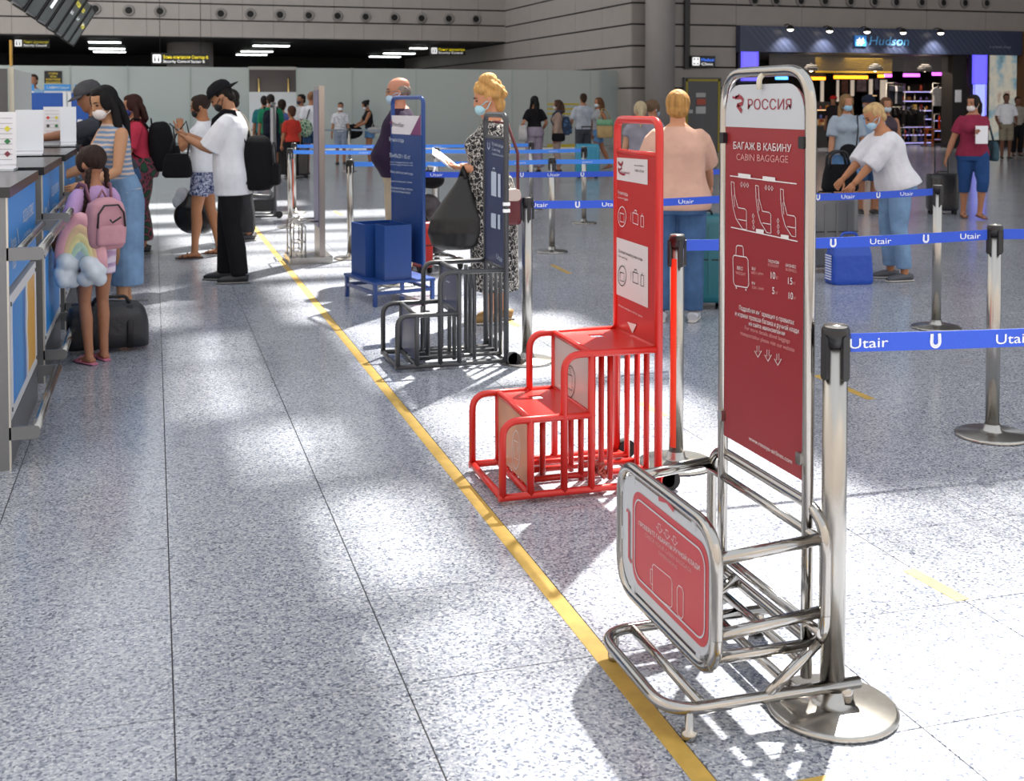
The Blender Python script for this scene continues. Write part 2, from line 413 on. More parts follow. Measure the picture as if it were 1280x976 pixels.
# round columns
def column(px, y, r, z1, label, z0=0):
    p = ATY(px, 100, y); m = MB().lathe([(r, z0), (r, z1)], n=40)
    c = struct('pillar', m, mat('column_paint', '9c9896', .5, noise=.05, nscale=3), label); c.location = (p.x, y, 0)
    c['kind'] = 'structure'; return c
pr = (ATY(842, 100, 34.3).x - ATY(808, 100, 34.3).x) / 2
column(825, 34.3, pr, 9.2, 'tall round pale grey column by the service door')
column(238, 52, .95, h1, 'round column beyond the security sign', 0)
# air nozzles
nz = mat('nozzle_shell', '8b8784', .4); nd = mat('nozzle_dark', '070707', .6)
def nozzle(px, py, y, group, label, r=.2):
    p = ATY(px, py, y - .06); t = thing('air_nozzle', label, 'air vent', p, group=group)
    M = Matrix.Rotation(R(90), 4, 'X')
    obj('ring', MB().lathe([(r * .62, 0), (r * .75, .07), (r, .05), (r * 1.12, 0), (r * 1.02, -.03)], n=20).xf(M), nz, t)
    obj('throat', MB().lathe([(.02, -.02), (r * .6, -.02), (r * .64, .03), (r * .5, .03)], n=16).xf(M), nd, t)
for x, y in ((119, 11), (161, 13), (200, 14), (276, 17), (313, 17.5), (350, 18.5), (386, 19.5), (422, 20), (457, 21), (493, 22), (527, 23), (561, 23.5), (595, 24)):
    nozzle(x, y, FY, 'nozzles over security', 'round air nozzle in the row over the security bulkhead')
for x in (943, 970, 1001, 1031, 1063, 1093, 1120, 1152, 1179, 1206, 1233):
    nozzle(x, .5 + (x - 943) * .012, SY + .2, 'nozzles over the shop', 'round air nozzle in the row high above the shop front', .17)
# strip lamps in the low ceiling
for k, (x0, x1, y, w) in enumerate(((112, 150, 53, 'highest of the strips near the hanging screens'), (113, 155, 61, 'middle of the strips near the hanging screens'), (118, 156, 65, 'lowest of the strips near the hanging screens'),
        (317, 361, 57.5, 'highest of the three above the security opening'), (302, 340, 64.5, 'middle of the three above the security opening'), (296, 333, 68.5, 'lowest of the three above the security opening'),
        (513, 533, 60.5, 'beside the small hanging sign'), (480, 518, 67, 'middle of those beside the angled wall'), (462, 500, 71, 'lowest of those beside the angled wall'))):
    a = PZ(x0, y, h1 - .12); b = PZ(x1, y, h1 - .12); t = thing('strip_lamp', 'white ceiling strip lamp, ' + w, 'ceiling lamp', (a + b) / 2, group='strip lamps in the dark ceiling')
    L = (b - a).length; obj('housing', MB().box(-L / 2 - .05, L / 2 + .05, -.3, .3, .02, .07), claddark, t)
    obj('diffuser', MB().box(-L / 2, L / 2, -.26, .26, -.02, .02), glow('strip_glow', 'f4f8f4', 6.), t)
# ------------------------------------------------------------------ frosted glass partition
GY = 36.3
def frosted():
    m = bpy.data.materials.new('frosted_glass'); m.use_nodes = True; nt = m.node_tree; L = nt.links.new
    b = nt.nodes['Principled BSDF']; b.inputs['Base Color'].default_value = lin('b2baba'); b.inputs['Roughness'].default_value = .1
    b.inputs['Specular IOR Level'].default_value = .8
    t = nt.nodes.new('ShaderNodeBsdfTranslucent'); t.inputs[0].default_value = lin('dfe8e4')
    mx = nt.nodes.new('ShaderNodeMixShader'); mx.inputs[0].default_value = .34
    L(b.outputs[0], mx.inputs[1]); L(t.outputs[0], mx.inputs[2])
    tr = nt.nodes.new('ShaderNodeBsdfTransparent'); tr.inputs[0].default_value = (.9, .96, .94, 1)
    m2 = nt.nodes.new('ShaderNodeMixShader'); m2.inputs[0].default_value = .1
    L(mx.outputs[0], m2.inputs[1]); L(tr.outputs[0], m2.inputs[2]); L(m2.outputs[0], nt.nodes['Material Output'].inputs[0])
    MATS['frosted'] = m; return m
frosted()
gl = thing('glass_partition', 'long frosted glass partition closing off the security zone', 'partition', (0, GY, 0))
GT = ATY(100, 82.5, GY).z
edges = [ATY(p, 140, GY).x for p in (-60, 12, 88, 160, 238, 311)]
edges2 = [ATY(p, 140, GY).x for p in (371, 440, 520, 600, 640, 684, 738, 787)]
for E_ in (edges, edges2):
    for i in range(len(E_) - 1):
        obj('glass_pane', MB().box(E_[i] + .012, E_[i + 1] - .012, 0, .02, .16, GT), MATS['frosted'], gl)
        obj('floor_rail', MB().box(E_[i] + .012, E_[i + 1] - .012, -.03, .05, 0, .13), mat('rail_steel', 'a9adb0', .35, 1), gl)
    for x in E_: obj('clamp_post', MB().box(x - .012, x + .012, -.02, .04, 0, GT + .02), mat('post_green', '9fb0aa', .3, .3), gl)
# opening into security
op = thing('security_portal', 'dark open portal with pale counter front beyond the queue', 'portal', (0, GY, 0))
o0, o1 = edges[-1], edges2[0]
zt = ATY(340, 87, GY).z; zm = ATY(340, 115, GY + 3).z
obj('lintel', MB().box(o0 + .02, o1 - .02, 0, .12, zt, GT + .03), mat('portal_frame', 'aaa9a2', .5), op)
obj('counter_front', MB().box(o0 - .5, o1 + .5, 3, 3.1, 0, zm), mat('portal_white', 'd3d5d6', .5), op)
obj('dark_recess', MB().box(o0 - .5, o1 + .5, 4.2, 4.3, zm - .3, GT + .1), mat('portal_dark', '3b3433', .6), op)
for x in (324, 361): 
    p = ATY(x, 110, GY + 4); obj('brass_post', MB().bar((p.x, 4.1, zm - .1), (p.x, 4.1, ATY(x, 98, GY + 4).z), .035), mat('brass', 'b49b62', .35, .8), op)
# ------------------------------------------------------------------ belt barrier posts
steel = mat('brushed_steel', 'aeaba6', .26, 1, noise=.1, nscale=40, stretch=(1, 1, .02))
chrome = mat('polished_tube', 'a9a6a2', .13, 1)
black = mat('black_plastic', '16161a', .35); rubber = mat('rubber', '1b1b1b', .8)
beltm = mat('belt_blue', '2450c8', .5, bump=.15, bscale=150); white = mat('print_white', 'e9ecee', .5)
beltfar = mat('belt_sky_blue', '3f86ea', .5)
def post(loc, label, group='belt barrier posts', h=1.0, red=False, rz=0.):
    t = thing('barrier_post', label, 'barrier post', (loc[0], loc[1], 0), rz, group)
    obj('base_plate', MB().lathe([(.168, 0), (.168, .011), (.158, .017), (.06, .024), (.042, .032), (.036, .06)], n=40), steel, t)
    obj('pole', MB().lathe([(.0315, .05), (.0315, h - .045)], n=24), steel, t)
    if red: 
        vs = [(.0322 * math.cos(R(a)), .0322 * math.sin(R(a)), z) for z in (.08, h - .1) for a in range(190, 246, 9)]
        n = len(vs) // 2; obj('red_reflection', MB().add(vs, [(i, i + 1, n + i + 1, n + i) for i in range(n - 1)], True), mat('reflection_red', 'e04a2c', .4), t)  # curved sheet that paints a red reflection onto the pole
    c = obj('belt_head', MB().lathe([(.036, h - .05), (.036, h - .008), (.03, h)], n=24), black, t)
    obj('lid', MB().lathe([(.031, h - .004), (.031, h + .003), (.0, h + .004)], n=24), steel, c)
    for a in range(4):
        M = Matrix.Rotation(R(90 * a), 4, 'Z')
        obj('belt_slot', MB().rbox(-.011, .011, .03, .04, h - .135, h - .02, .009, 'y', M=M), black, t)
    return t
ROWS = {}
def belt(a, b, label, z=.955, m=None, prints=(), w=.048, group='blue queue belts'):
    a = Vector((a[0], a[1], z)); b = Vector((b[0], b[1], z)); d = (b - a).normalized(); n = Vector((d.y, -d.x, 0))
    if n.y > 0: n = -n                     # the face turned to the viewer
    a = a + d * .043; b = b - d * .043
    o = thing('barrier_belt', label, 'belt', a, group=group)
    vs = []; L = (b - a).length; K = 12
    for k in range(K + 1):
        u = k / K; p = d * (L * u) + Vector((0, 0, -.012 * math.sin(math.pi * u)))
        for s_, t_ in ((-1, 1), (1, 1), (1, -1), (-1, -1)): vs.append(p + Vector((0, 0, s_ * w / 2)) + n * (t_ * .0012))
    mb = MB(); fs = []
    for k in range(K):
        for j in range(4): fs.append((k * 4 + j, k * 4 + (j + 1) % 4, k * 4 + 4 + (j + 1) % 4, k * 4 + 4 + j))
    mb.add(vs, fs); strap = obj('strap', mb, m or beltm, o)
    right = d if d.x > 0 else -d
    for k, (u, what) in enumerate(prints):
        c = d * (L * u) + n * .0024 + Vector((0, 0, -.012 * math.sin(math.pi * u)))
        if what == 'Utair':
            text('Utair', c - right * .055 - Vector((0, 0, .014)), right, (0, 0, 1), .11, .026, white, strap)
        elif what == 'U':
            mu = MB(); r_ = .013
            for rr, wd in ((.014, .005), (.009, .003)):
                pts = [c + right * (-rr * .9) + Vector((0, 0, .018))] + [c + right * (-rr * math.cos(R(t_))) + Vector((0, 0, -.004 - rr * math.sin(R(t_)))) for t_ in range(0, 181, 20)] + [c + right * (rr * .9) + Vector((0, 0, .018))]
                ribbon(mu, pts, wd, n)
            obj('emblem', mu, white, strap)
        else:
            text(what, c - right * .06 - Vector((0, 0, .009)), right, (0, 0, 1), .12, .016, white, strap)
    return o
U = [(-.0, 'U')]
def alt(L, first=.3, step=.32, start='Utair'):
    out = []; x = first; k = 0
    while x < L - .1: out.append((x / L, 'Utair' if (k % 2 == 0) == (start == 'Utair') else 'U')); x += step; k += 1
    return out
def prints_at(a, b, items, z=.955):
    """place prints where they show in the photograph: item (px, py, what) -> share along the belt"""
    a = Vector((a[0], a[1], 0)); b = Vector((b[0], b[1], 0)); d = b - a; out = []
    for px, py, w in items:
        n = Vector((d.y, -d.x, 0)); p = PL(px, py, a, n); L = d.length - .072
        out.append((((p - a).dot(d.normalized()) - .036) / L, w))
    return out
# nearest row
p0 = G(1040, 887); n0 = post(p0, 'thick steel barrier post standing right behind the chrome baggage stand', rz=R(12))
e0 = Vector((p0.x + 1.65, p0.y - .1, 0))
belt(p0, e0, 'blue belt running from the post behind the chrome stand out of view', prints=prints_at(p0, e0, ((1083, 430, 'Utair'), (1167, 424, 'U'), (1266, 420, 'Utair'))))
# second row
p1 = G(845, 580); p2 = G(1240, 545); p3 = Vector((p2.x + 1.62, p2.y, 0))
post(p1, 'barrier post with a red reflection between the red sizer and the chrome stand', red=True)
post(p2, 'barrier post by the picture edge with its whole round base on bare floor')
belt(p1, p2, 'blue belt passing behind the tall chrome sign, second row', prints=prints_at(p1, p2, ((1041, 306, 'U'), (1101, 303, 'Utair'), (1158, 299, 'U'), (1214, 297, 'Utair'))))
belt(p2, p3, 'blue belt stub running on from the post by the picture edge')
# third row
q1 = G(659, 452); q2 = G(1170, 410); qm = (q1 + q2) / 2
post(q1, 'barrier post beside the grey sizer and the burgundy handbag')
post(q2, 'barrier post in front of the woman in jeans and white blouse')
post(qm, 'barrier post hidden mostly behind the tall chrome sign')
belt(q1, qm, 'blue belt crossing in front of the pink shirt', prints=prints_at(q1, qm, ((673, 255, 'Utair'), (721, 255, 'U'), (762, 255, 'Utair'), (858, 254, 'Utair'))))
belt(qm, q2, 'blue belt crossing in front of the silver suitcase', prints=prints_at(qm, q2, ((1022, 247, 'U'), (1060, 247, 'Utair'), (1098, 246, 'U'), (1134, 244, 'Utair'))))
# farther rows
r1 = Vector((2.02, 9.98, 0)); r2 = G(905, 347)
post(r1, 'barrier post behind the navy sign board')
belt(r1, r2, 'blue belt behind the patterned dress and the red sizer', prints=prints_at(r1, r2, ((545, 226, 'Utair'), (652, 225, 'U'), (692, 225, 'Utair'), (728, 223, 'U'))))
s1 = G(438, 323); s2 = G(690, 315); s3 = G(850, 306)
post(s1, 'slim barrier post beside the steel sign pillar')
post(s2, 'barrier post in the middle of the hall with a bare round base')
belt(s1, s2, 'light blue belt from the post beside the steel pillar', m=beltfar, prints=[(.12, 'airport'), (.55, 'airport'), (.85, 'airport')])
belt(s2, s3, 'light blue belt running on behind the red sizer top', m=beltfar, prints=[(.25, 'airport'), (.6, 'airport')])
t1 = G(363, 284); t2 = G(546, 282); t3 = G(730, 279)
post(t1, 'barrier post behind the small steel cage'); post(t2, 'barrier post behind the hands of the patterned dress woman'); post(t3, 'barrier post beside the turquoise suitcase')
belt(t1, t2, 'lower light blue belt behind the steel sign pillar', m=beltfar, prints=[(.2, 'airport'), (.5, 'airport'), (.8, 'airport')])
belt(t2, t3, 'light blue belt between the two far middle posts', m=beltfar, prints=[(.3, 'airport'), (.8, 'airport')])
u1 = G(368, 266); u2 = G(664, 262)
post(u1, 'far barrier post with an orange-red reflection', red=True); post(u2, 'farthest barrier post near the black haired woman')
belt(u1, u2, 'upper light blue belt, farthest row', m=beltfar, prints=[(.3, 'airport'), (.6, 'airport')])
v1 = G(437, 214); v2 = G(500, 214); v3 = G(300, 214)
pm = []
for v, l in ((v1, 'thin far queue post beside the boy'), (v2, 'thin far queue post behind the man in dark polo'), (v3, 'thin far queue post beside the security queue')):
    pm.append(post(v, l, 'thin posts at security'))
belt(v3, v1, 'thin grey queue belt across the waiting group', m=mat('belt_grey', '7f8c98', .5), group='grey belts at security', w=.04)
belt(v1, v2, 'thin grey queue belt in front of the woman in black top', m=mat('belt_grey', '7f8c98', .5), group='grey belts at security', w=.04)
w1 = G(132, 262); w2 = G(247, 256)
post(w1, 'queue post behind the red topped woman', 'thin posts at security'); 
belt(w1, w2, 'dark grey queue belt behind the man with black cap', m=mat('belt_dark', '59636b', .5), group='grey belts at security', w=.04)
post(w2, 'queue post hidden behind the man with black cap', 'thin posts at security')
# ------------------------------------------------------------------ chrome cabin baggage stand in front
prt = mat('print_red_white', 'd6d3d4', .5); dim = mat('print_dim', 'c98a88', .5)
boardred = mat('board_red', '8c1e25', .38, noise=.06, nscale=4); boardgrey = mat('board_grey', 'b9bdc3', .4); logo_red = mat('logo_red', '8e2033', .4)
SXp = 1.62
B0 = Vector((1.40, 2.85, 0))
st = thing('baggage_stand', 'tall chrome tube stand with red cabin baggage sign board in the foreground', 'baggage stand', B0)
def bl(x, y, z): return Vector((x, y, z)) - B0
rt = .0155
yl = ATX(905, 330, SXp).y; yr = ATX(1012, 330, SXp).y
ztop = ATX(1000, 87, SXp).z
obj('sign_frame', MB().tube([bl(SXp, yr, .07)] + fillet([bl(SXp, yr, .5), bl(SXp, yr, ztop), bl(SXp, yl, ztop), bl(SXp, yl, .5)], .11, 8)[0:] + [bl(SXp, yl, .07)], rt, 14), chrome, st)
# base loop
bx0, bx1, by0, by1, bz = 1.19, 1.73, 2.60, 3.06, .075
base = obj('base_loop', MB().tube(fillet([bl(bx1, by0, bz), bl(bx0, by0, bz), bl(bx0, by1, bz), bl(bx1, by1, bz)], .1, 7), rt, 12), chrome, st)
for x in (1.29, 1.55): obj('cross_bar', MB().bar(bl(x, by0, bz), bl(x, by1, bz), rt * .85), chrome, st)
obj('rear_bar', MB().bar(bl(SXp, yr, .1), bl(SXp, yl, .1), rt * .85), chrome, st)
for (x, y) in ((1.25, by0), (1.23, by1 - .02)):
    f_ = obj('foot', MB().lathe([(.017, 0), (.02, .008), (.02, .022), (.011, .026), (.011, .07)], bl(x, y, 0), 14), chrome, st)
for (x, y) in ((1.69, by0 + .0), (1.69, by1)):
    c_ = obj('caster', MB().lathe([(.012, .03), (.022, .035), (.02, .06), (.01, .075)], bl(x, y, 0), 14), chrome, st)
    obj('caster_wheel', MB().tube([bl(x - .012, y, .022), bl(x + .016, y, .022)], .022, 14), rubber, c_)
# bag cage: front loop with board, rear loop, joining bars
FX = 1.30; cy0, cy1, cz0, cz1 = ATX(896, 740, FX).y, ATX(777, 660, FX).y, ATX(884, 838, FX).z, ATX(790, 584, FX).z
def loop(x, y0, y1, z0, z1, r=.1): return fillet([bl(x, y0, z0), bl(x, y1, z0), bl(x, y1, z1), bl(x, y0, z1)], r, 7, True)
obj('cage_loop', MB().tube(loop(FX, cy0, cy1, cz0, cz1), rt, 14, closed=True), chrome, st)
ry0, ry1 = ATX(1027, 740, SXp).y, ATX(886, 600, SXp).y
obj('cage_loop', MB().tube(loop(SXp + .01, ry0, ry1, cz0 + .0, ATX(985, 617, SXp).z), rt, 14, closed=True), chrome, st)
for z in (.455, .265): obj('side_bar', MB().bar(bl(FX, cy0 + .012, z), bl(SXp, ry0 + .012, z), rt), chrome, st)
for z in (.47, .265): obj('side_bar', MB().bar(bl(FX, cy1, z), bl(SXp, ry1, z), rt), chrome, st)
for z in (.455, .215): obj('back_bar', MB().bar(bl(SXp, ry0, z), bl(SXp, ry1, z), rt * .85), chrome, st)
obj('bottom_bar', MB().bar(bl(FX, cy0 + .1, cz0), bl(SXp, cy0 + .1, cz0), rt), chrome, st)
obj('bottom_bar', MB().bar(bl(FX, cy1 - .1, cz0), bl(SXp, cy1 - .1, cz0), rt), chrome, st)
obj('brace', MB().bar(bl(1.46, by0, bz), bl(SXp, by0 + .02, cz0 + .02), rt * .9), chrome, st)
obj('brace', MB().bar(bl(1.46, by1, bz), bl(SXp, by1, cz0 + .02), rt * .9), chrome, st)
# hook, clips
hk = ATX(949, 93, SXp - .02); obj('hook', MB().tube(fillet([bl(SXp, hk.y, ztop), bl(SXp - .02, hk.y, ztop - .02), bl(SXp - .02, hk.y, ztop - .05)], .01), .008, 8), mat('hook_cream', 'cfc7b4', .4), st)
# board
pyl, pyr = yl - .018, yr + .018; pz0 = ATX(1008, 602, SXp).z; pz1 = ztop - .035
fnS = lambda a, b, c: bl(SXp - .006 + c, a, b)
zs = (ATX(905, 157, SXp).z + ATX(1005, 163, SXp).z) / 2
def rr_top(y0, y1, z0, z1, r):
    return [(y0, z0), (y1, z0)] + [(y1 - r + r * math.cos(R(a)), z1 - r + r * math.sin(R(a))) for a in range(0, 91, 15)] + [(y0 + r - r * math.cos(R(a)), z1 - r + r * math.sin(R(a))) for a in range(90, -1, -15)]
brd = obj('sign_board', MB().prism(rr_top(pyr, pyl, pz0, pz1 - .002, .1), fnS, .012), boardred, st); brd['label'] = 'red printed sign board with pale grey head'
obj('pale_head', MB().prism(rr_top(pyr + .001, pyl - .001, zs, pz1, .084), lambda a, b, c: bl(SXp - .0075 + c, a, b), .0014), boardgrey, brd)
for z in ((ATX(905, 172, SXp).z), pz0 + .06):
    for y in (pyl + .002, pyr - .002):
        obj('clip', MB().rbox(-.02, .012, -.013, .013, -.016, .016, .006, 'x').xf(Matrix.Translation(bl(SXp, y, z))), black if z > 1 else chrome, st)
fs_ = Face((SXp - .0077, 0, 0), (-1, 0, 0), (0, -1, 0), brd, B0)
fs_.txt('РОССИЯ', (934.5, 136.6), (989, 137.2), 12.4, logo_red)
mb = MB()
fs_.line(mb, [(915.5, 121.5), (919, 122.3), (923, 119.5), (924, 118)], .006); fs_.line(mb, [(919, 122), (926, 121.5), (928.6, 125), (927.5, 129.5), (922, 131.5)], .011); fs_.line(mb, [(921, 131), (924, 135), (927, 139.5)], .013)
obj('emblem', mb, logo_red, brd)
fs_.txt('БАГАЖ В КАБИНУ', (916.8, 186), (989, 190), 8.6, prt); fs_.txt('CABIN BAGGAGE', (920.5, 200), (985, 203.5), 8.2, dim)
mb = MB(); fs_.line(mb, [(912.5, 219.7), (995.8, 229.8)], .003); fs_.line(mb, [(913.8, 283.9), (997, 301.7)], .003)
def seat(dx, dy):
    o = [(914, 227), (917.5, 228), (918.3, 243), (922.5, 259.5), (931, 261), (933, 263.5), (933.2, 287), (928, 286), (920, 273), (916.5, 260), (914.5, 243), (914, 227)]
    fs_.line(mb, [(x + dx, y + dy + (x - 914) * .0) for x, y in o], .0022)
    fs_.line(mb, [(917 + dx, 244 + dy), (918.5 + dx, 259 + dy)], .002); fs_.line(mb, [(922.5 + dx, 274 + dy), (933 + dx, 276 + dy)], .002)
seat(0, 0); seat(30.5, 4.5); seat(61.5, 9)
for x, y in ((927, 230.5), (930.7, 231), (934.5, 231.5), (957.5, 234.5), (961.3, 235), (965, 235.5), (941.5, 270), (941.7, 277), (941.9, 284), (972.5, 276), (972.7, 283), (972.9, 290)):
    fs_.line(mb, [(x - 1.3, y), (x, y - 3), (x + 1.3, y), (x, y + 3), (x - 1.3, y)], .0018)
obj('cabin_drawing', mb, prt, brd)
mb = MB()
for a in ((922.7, 216.3, 15.5, 5.6), (953.3, 220, 15.7, 5.6), (945.0, 285.9, 9.6, 5.0), (976, 293, 9.8, 5.2)):
    x, y, w, h = a; s_ = .12; fs_.poly(mb, [(x, y), (x + w, y + w * s_), (x + w, y + w * s_ + h), (x, y + h)])
obj('bag_block', mb, prt, brd)
mb = MB(); fs_.line(mb, [(916, 322), (917.5, 319), (933, 321.5), (935, 325), (936, 356), (934, 359.5), (919, 357), (917, 353), (916, 322)], .0028)
fs_.line(mb, [(920, 319), (920.3, 308), (922, 306.8), (928, 307.5), (929, 310), (929.3, 320.5)], .0026)
for x, y in ((920, 358.5), (932, 361)): fs_.line(mb, [(x, y), (x + .7, y + 2.2)], .005)
obj('suitcase_drawing', mb, prt, brd)
fs_.txt('ВЕС', (921.5, 336.5), (928.5, 338), 4, prt); fs_.txt('WEIGHT', (919.5, 342.5), (932, 345.2), 4, dim)
fs_.txt('ЭКОНОМ', (960, 327.8), (973.5, 330.3), 3.6, prt); fs_.txt('ECONOMY', (960, 332.3), (973.5, 335), 3.4, dim)
fs_.txt('БИЗНЕС', (982.2, 333), (995, 335.5), 3.6, prt); fs_.txt('BUSINESS', (982.2, 338), (995.5, 340.8), 3.4, dim)
fs_.txt('SU', (939.5, 337), (944, 337.8), 3.6, prt); fs_.txt('6001-6999', (939.5, 342), (954, 344.6), 3.4, dim)
fs_.txt('FV', (940, 355.5), (944, 356.3), 3.6, prt); fs_.txt('5501-5949', (940, 360.5), (954.5, 363.2), 3.4, dim)
for b_, x, y in (('10', 963.5, 348), ('15', 985, 355), ('5', 965.2, 367), ('10', 985.8, 373.5)):
    fs_.txt(b_, (x, y), (x + (5.4 if len(b_) > 1 else 2.9), y + .8), 8.6, prt); fs_.txt('кг', (x + 6.3 - (2 if len(b_) < 2 else 0), y + .5), (x + 9.3 - (2 if len(b_) < 2 else 0), y + 1), 4.2, dim)
fs_.txt('Подробная информация о правилах', (924, 387), (992.5, 406), 5.6, prt); fs_.txt('и нормах провоза багажа и ручной клади', (919, 394), (998.5, 417), 5.6, prt)
fs_.txt('на сайте авиакомпании', (936, 406.5), (981, 419.5), 5.2, prt); fs_.txt('For more details about baggage', (931, 411.5), (987.5, 429), 5., dim); fs_.txt('transportation please visit our website', (925.5, 418), (993, 440), 5., dim)
mb = MB()
for x, y in ((947.5, 438), (960, 443), (972.3, 448)):
    for dx in (-1.3, 1.3): fs_.line(mb, [(x + dx, y - 6), (x + dx, y + 2), (x + dx * 3.4, y + .5), (x, y + 8.5)], .0022)
obj('arrow', mb, prt, brd)
fs_.txt('www.rossiya-airlines.com', (936, 549.5), (990, 580), 5.4, prt)
# cage board
cb = obj('cage_board', MB().prism(rrect(cy0 + .025, cy1 - .02, cz0 + .022, cz1 - .022, .075, 6), lambda a, b, c: bl(FX - .005 + c, a, b), .008), boardgrey, st)
cb['label'] = 'grey framed red baggage size board in the cage'
Fx = FX - .0055
a0, a1 = ATX(886, 740, Fx).y, ATX(791, 660, Fx).y
obj('red_field', MB().prism(rrect(a0, a1, cz0 + .05, cz1 - .05, .05, 6), lambda a, b, c: bl(Fx - .001 + c, a, b), .001), mat('field_red', 'b3333a', .4), cb)
fc = Face((Fx - .001, 0, 0), (-1, 0, 0), (0, -1, 0), cb, B0)
mb = MB(); ln = rrect(a0 + .018, a1 - .018, cz0 + .07, cz1 - .07, .04, 6); ln.append(ln[0])
ribbon(mb, [bl(Fx - .0025, a, b) for a, b in ln], .005, (-1, 0, 0)); obj('border_line', mb, boardgrey, cb)
for pts in ([(783, 637), (786, 640), (786, 697), (789, 703)], [(823, 623), (833, 626), (842, 638)]): 
    mb = MB(); fc.line(mb, pts, .012); obj('red_mark', mb, mat('field_red', 'b3333a', .4), cb)
fc.txt('ПРОВЕРЬТЕ ГАБАРИТЫ РУЧНОЙ КЛАДИ', (798.5, 656), (874.5, 713.5), 5.4, prt); fc.txt('CHECK YOUR CABIN BAGGAGE', (806, 670), (864.5, 716.5), 5, dim); fc.txt('DIMENSIONS', (823, 692), (846.5, 712), 4.6, dim)
mb = MB()
for x, y in ((824.3, 659), (833.5, 666.5), (843, 674.5)): fc.line(mb, [(x - 1.6, y - 5), (x - 1.2, y + 1), (x - 4, y - 1.5), (x + .4, y + 7), (x + 4, y + 3.6), (x + 1.4, y + 2.6), (x + 1.6, y - 2.6), (x - 1.6, y - 5)], .0018)
fc.line(mb, [(815.5, 707), (817, 705), (838, 722), (840, 727), (840, 757), (838, 759.5), (818, 743.5), (815.7, 738), (815.5, 707)], .0022)
fc.line(mb, [(815.5, 712), (813, 711), (813, 728), (815.5, 731)], .0022)
fc.line(mb, [(846.5, 735), (848.5, 731.5), (852.5, 735), (854.2, 741), (854, 770), (852, 773), (848, 769.5), (846.3, 764), (846.5, 735)], .0022)
obj('bag_drawing', mb, prt, cb)
for y, z in ((cy0 + .09, cz0 + .02), (cy1 - .1, cz0 + .02), (cy0 + .12, cz1 - .02), (cy1 - .1, cz1 - .02), (cy1 - .015, .46), (cy1 - .015, .32)):
    obj('board_tab', MB().rbox(-.006, .006, -.012, .012, -.018, .018, .005, 'x').xf(Matrix.Translation(bl(FX, y, z))), boardgrey, st)
# ------------------------------------------------------------------ step sizers (red one and grey one share their shape)
def sizer(name, label, near, tube, plates, boards, signm, key):
    """near: floor point of the corner of the low step; X runs under the sign, Y to the far side"""
    t = thing(name, label, 'luggage sizer', (near.x, near.y, 0))
    Wd, r = .45, .0145
    x1, x2, x3, x4, x5 = 0, .115, .255, .37, .66
    z1, z2, zt_ = .33, .575, 1.5
    for y in (0, Wd):
        obj('side_rail', MB().tube(fillet([(x1, y, .03), (x1, y, z1), (x4, y, z1)], .07, 6), r), tube, t)
        obj('side_rail', MB().tube(fillet([(x3, y, .03), (x3, y, z2), (x5, y, z2)], .07, 6), r), tube, t)
        obj('floor_rail', MB().bar((x1 - r, y, .03), (x5 + r, y, .03), r), tube, t)
        for x in (x2, x4): obj('upright', MB().bar((x, y, .03), (x, y, z1 if x == x2 else z2), r), tube, t)
    for x in (x1, x2): obj('floor_cross_bar', MB().bar((x, 0, .03), (x, Wd, .03), r), tube, t)
    for x, z in ((x2, z1), (x4, z1), (x4, z2), (x5, .03)): obj('cross_bar', MB().bar((x, 0, z), (x, Wd, z), r * .9), tube, t)
    for x, z, ys in ((x2 + .1, z1, (.15, .3)), (x4, z1, (.12, .24)), (x4 + .12, z2, (.1, .2, .3)), (x5, z2, (.12, .22, .33))):
        for y in ys: obj('slot_bar', MB().bar((x, y, .03), (x, y, z), r * .85), tube, t)
    for y in (.12, .24, .33): obj('slot_floor_bar', MB().bar((x2, y, .05), (x5, y, .05), r * .85), tube, t)
    obj('sign_frame', MB().tube(fillet([(x5, 0, .03), (x5, 0, zt_), (x5, Wd, zt_), (x5, Wd, .03)], .06, 6), r * 1.15, 12), tube, t)
    zb = 1.36
    obj('sign_cross_bar', MB().bar((x5, 0, zb), (x5, Wd, zb), r * .8), tube, t); obj('sign_cross_bar', MB().bar((x5, 0, z2), (x5, Wd, z2), r * .9), tube, t)
    sb = obj('sign_board', MB().box(x5 - .006, x5 + .004, .012, Wd - .012, z2 + .012, zb - .01), signm, t)
    if plates:
        for xa, xb, z in ((x2, x4, z1), (x4, x5, z2)):
            hp = rrect(xa + .012, xb - .012, .012, Wd - .012, .004, 2); ho = rrect((xa + xb) / 2 - .03, (xa + xb) / 2 + .03, .25, .36, .03, 4)
            m = MB()       # a plate with a rounded hand hole
            c_ = (xa + xb) / 2
            m.box(xa + .012, c_ - .03, .01, Wd - .01, z - .003, z + .003); m.box(c_ + .03, xb - .012, .01, Wd - .01, z - .003, z + .003)
            m.box(c_ - .03, c_ + .03, .01, .29, z - .003, z + .003); m.box(c_ - .03, c_ + .03, .35, Wd - .01, z - .003, z + .003)
            obj('step_plate', m, plates, t)
    b1 = obj('step_board', MB().box(x2 - .004, x2 + .004, .015, Wd - .015, .06, z1 - .015), boards[0], t)
    b2 = obj('step_board', MB().box(x4 - .004, x4 + .004, .015, Wd - .015, z1 + .015 if plates else .3, z2 - .015), boards[1], t)
    w_ = obj('wheel', MB().tube([(x5 + .045, Wd - .02, .04), (x5 + .045, Wd + .02, .04)], .04, 18), rubber, t)
    obj('wheel_bracket', MB().rbox(x5, x5 + .06, -.03, -.015, .015, .085, .02, 'y'), tube, t)
    obj('wheel', MB().tube([(x5 + .045, -.03, .04), (x5 + .045, .01, .04)], .04, 18), rubber, t)
    return t, sb, b1, b2, Vector((near.x, near.y, 0)), x5
redtube = mat('red_enamel', 'c4221a', .36, coat=.15); redboard = mat('red_board', 'b22420', .35); redplate = mat('red_plate', 'c42c26', .3)
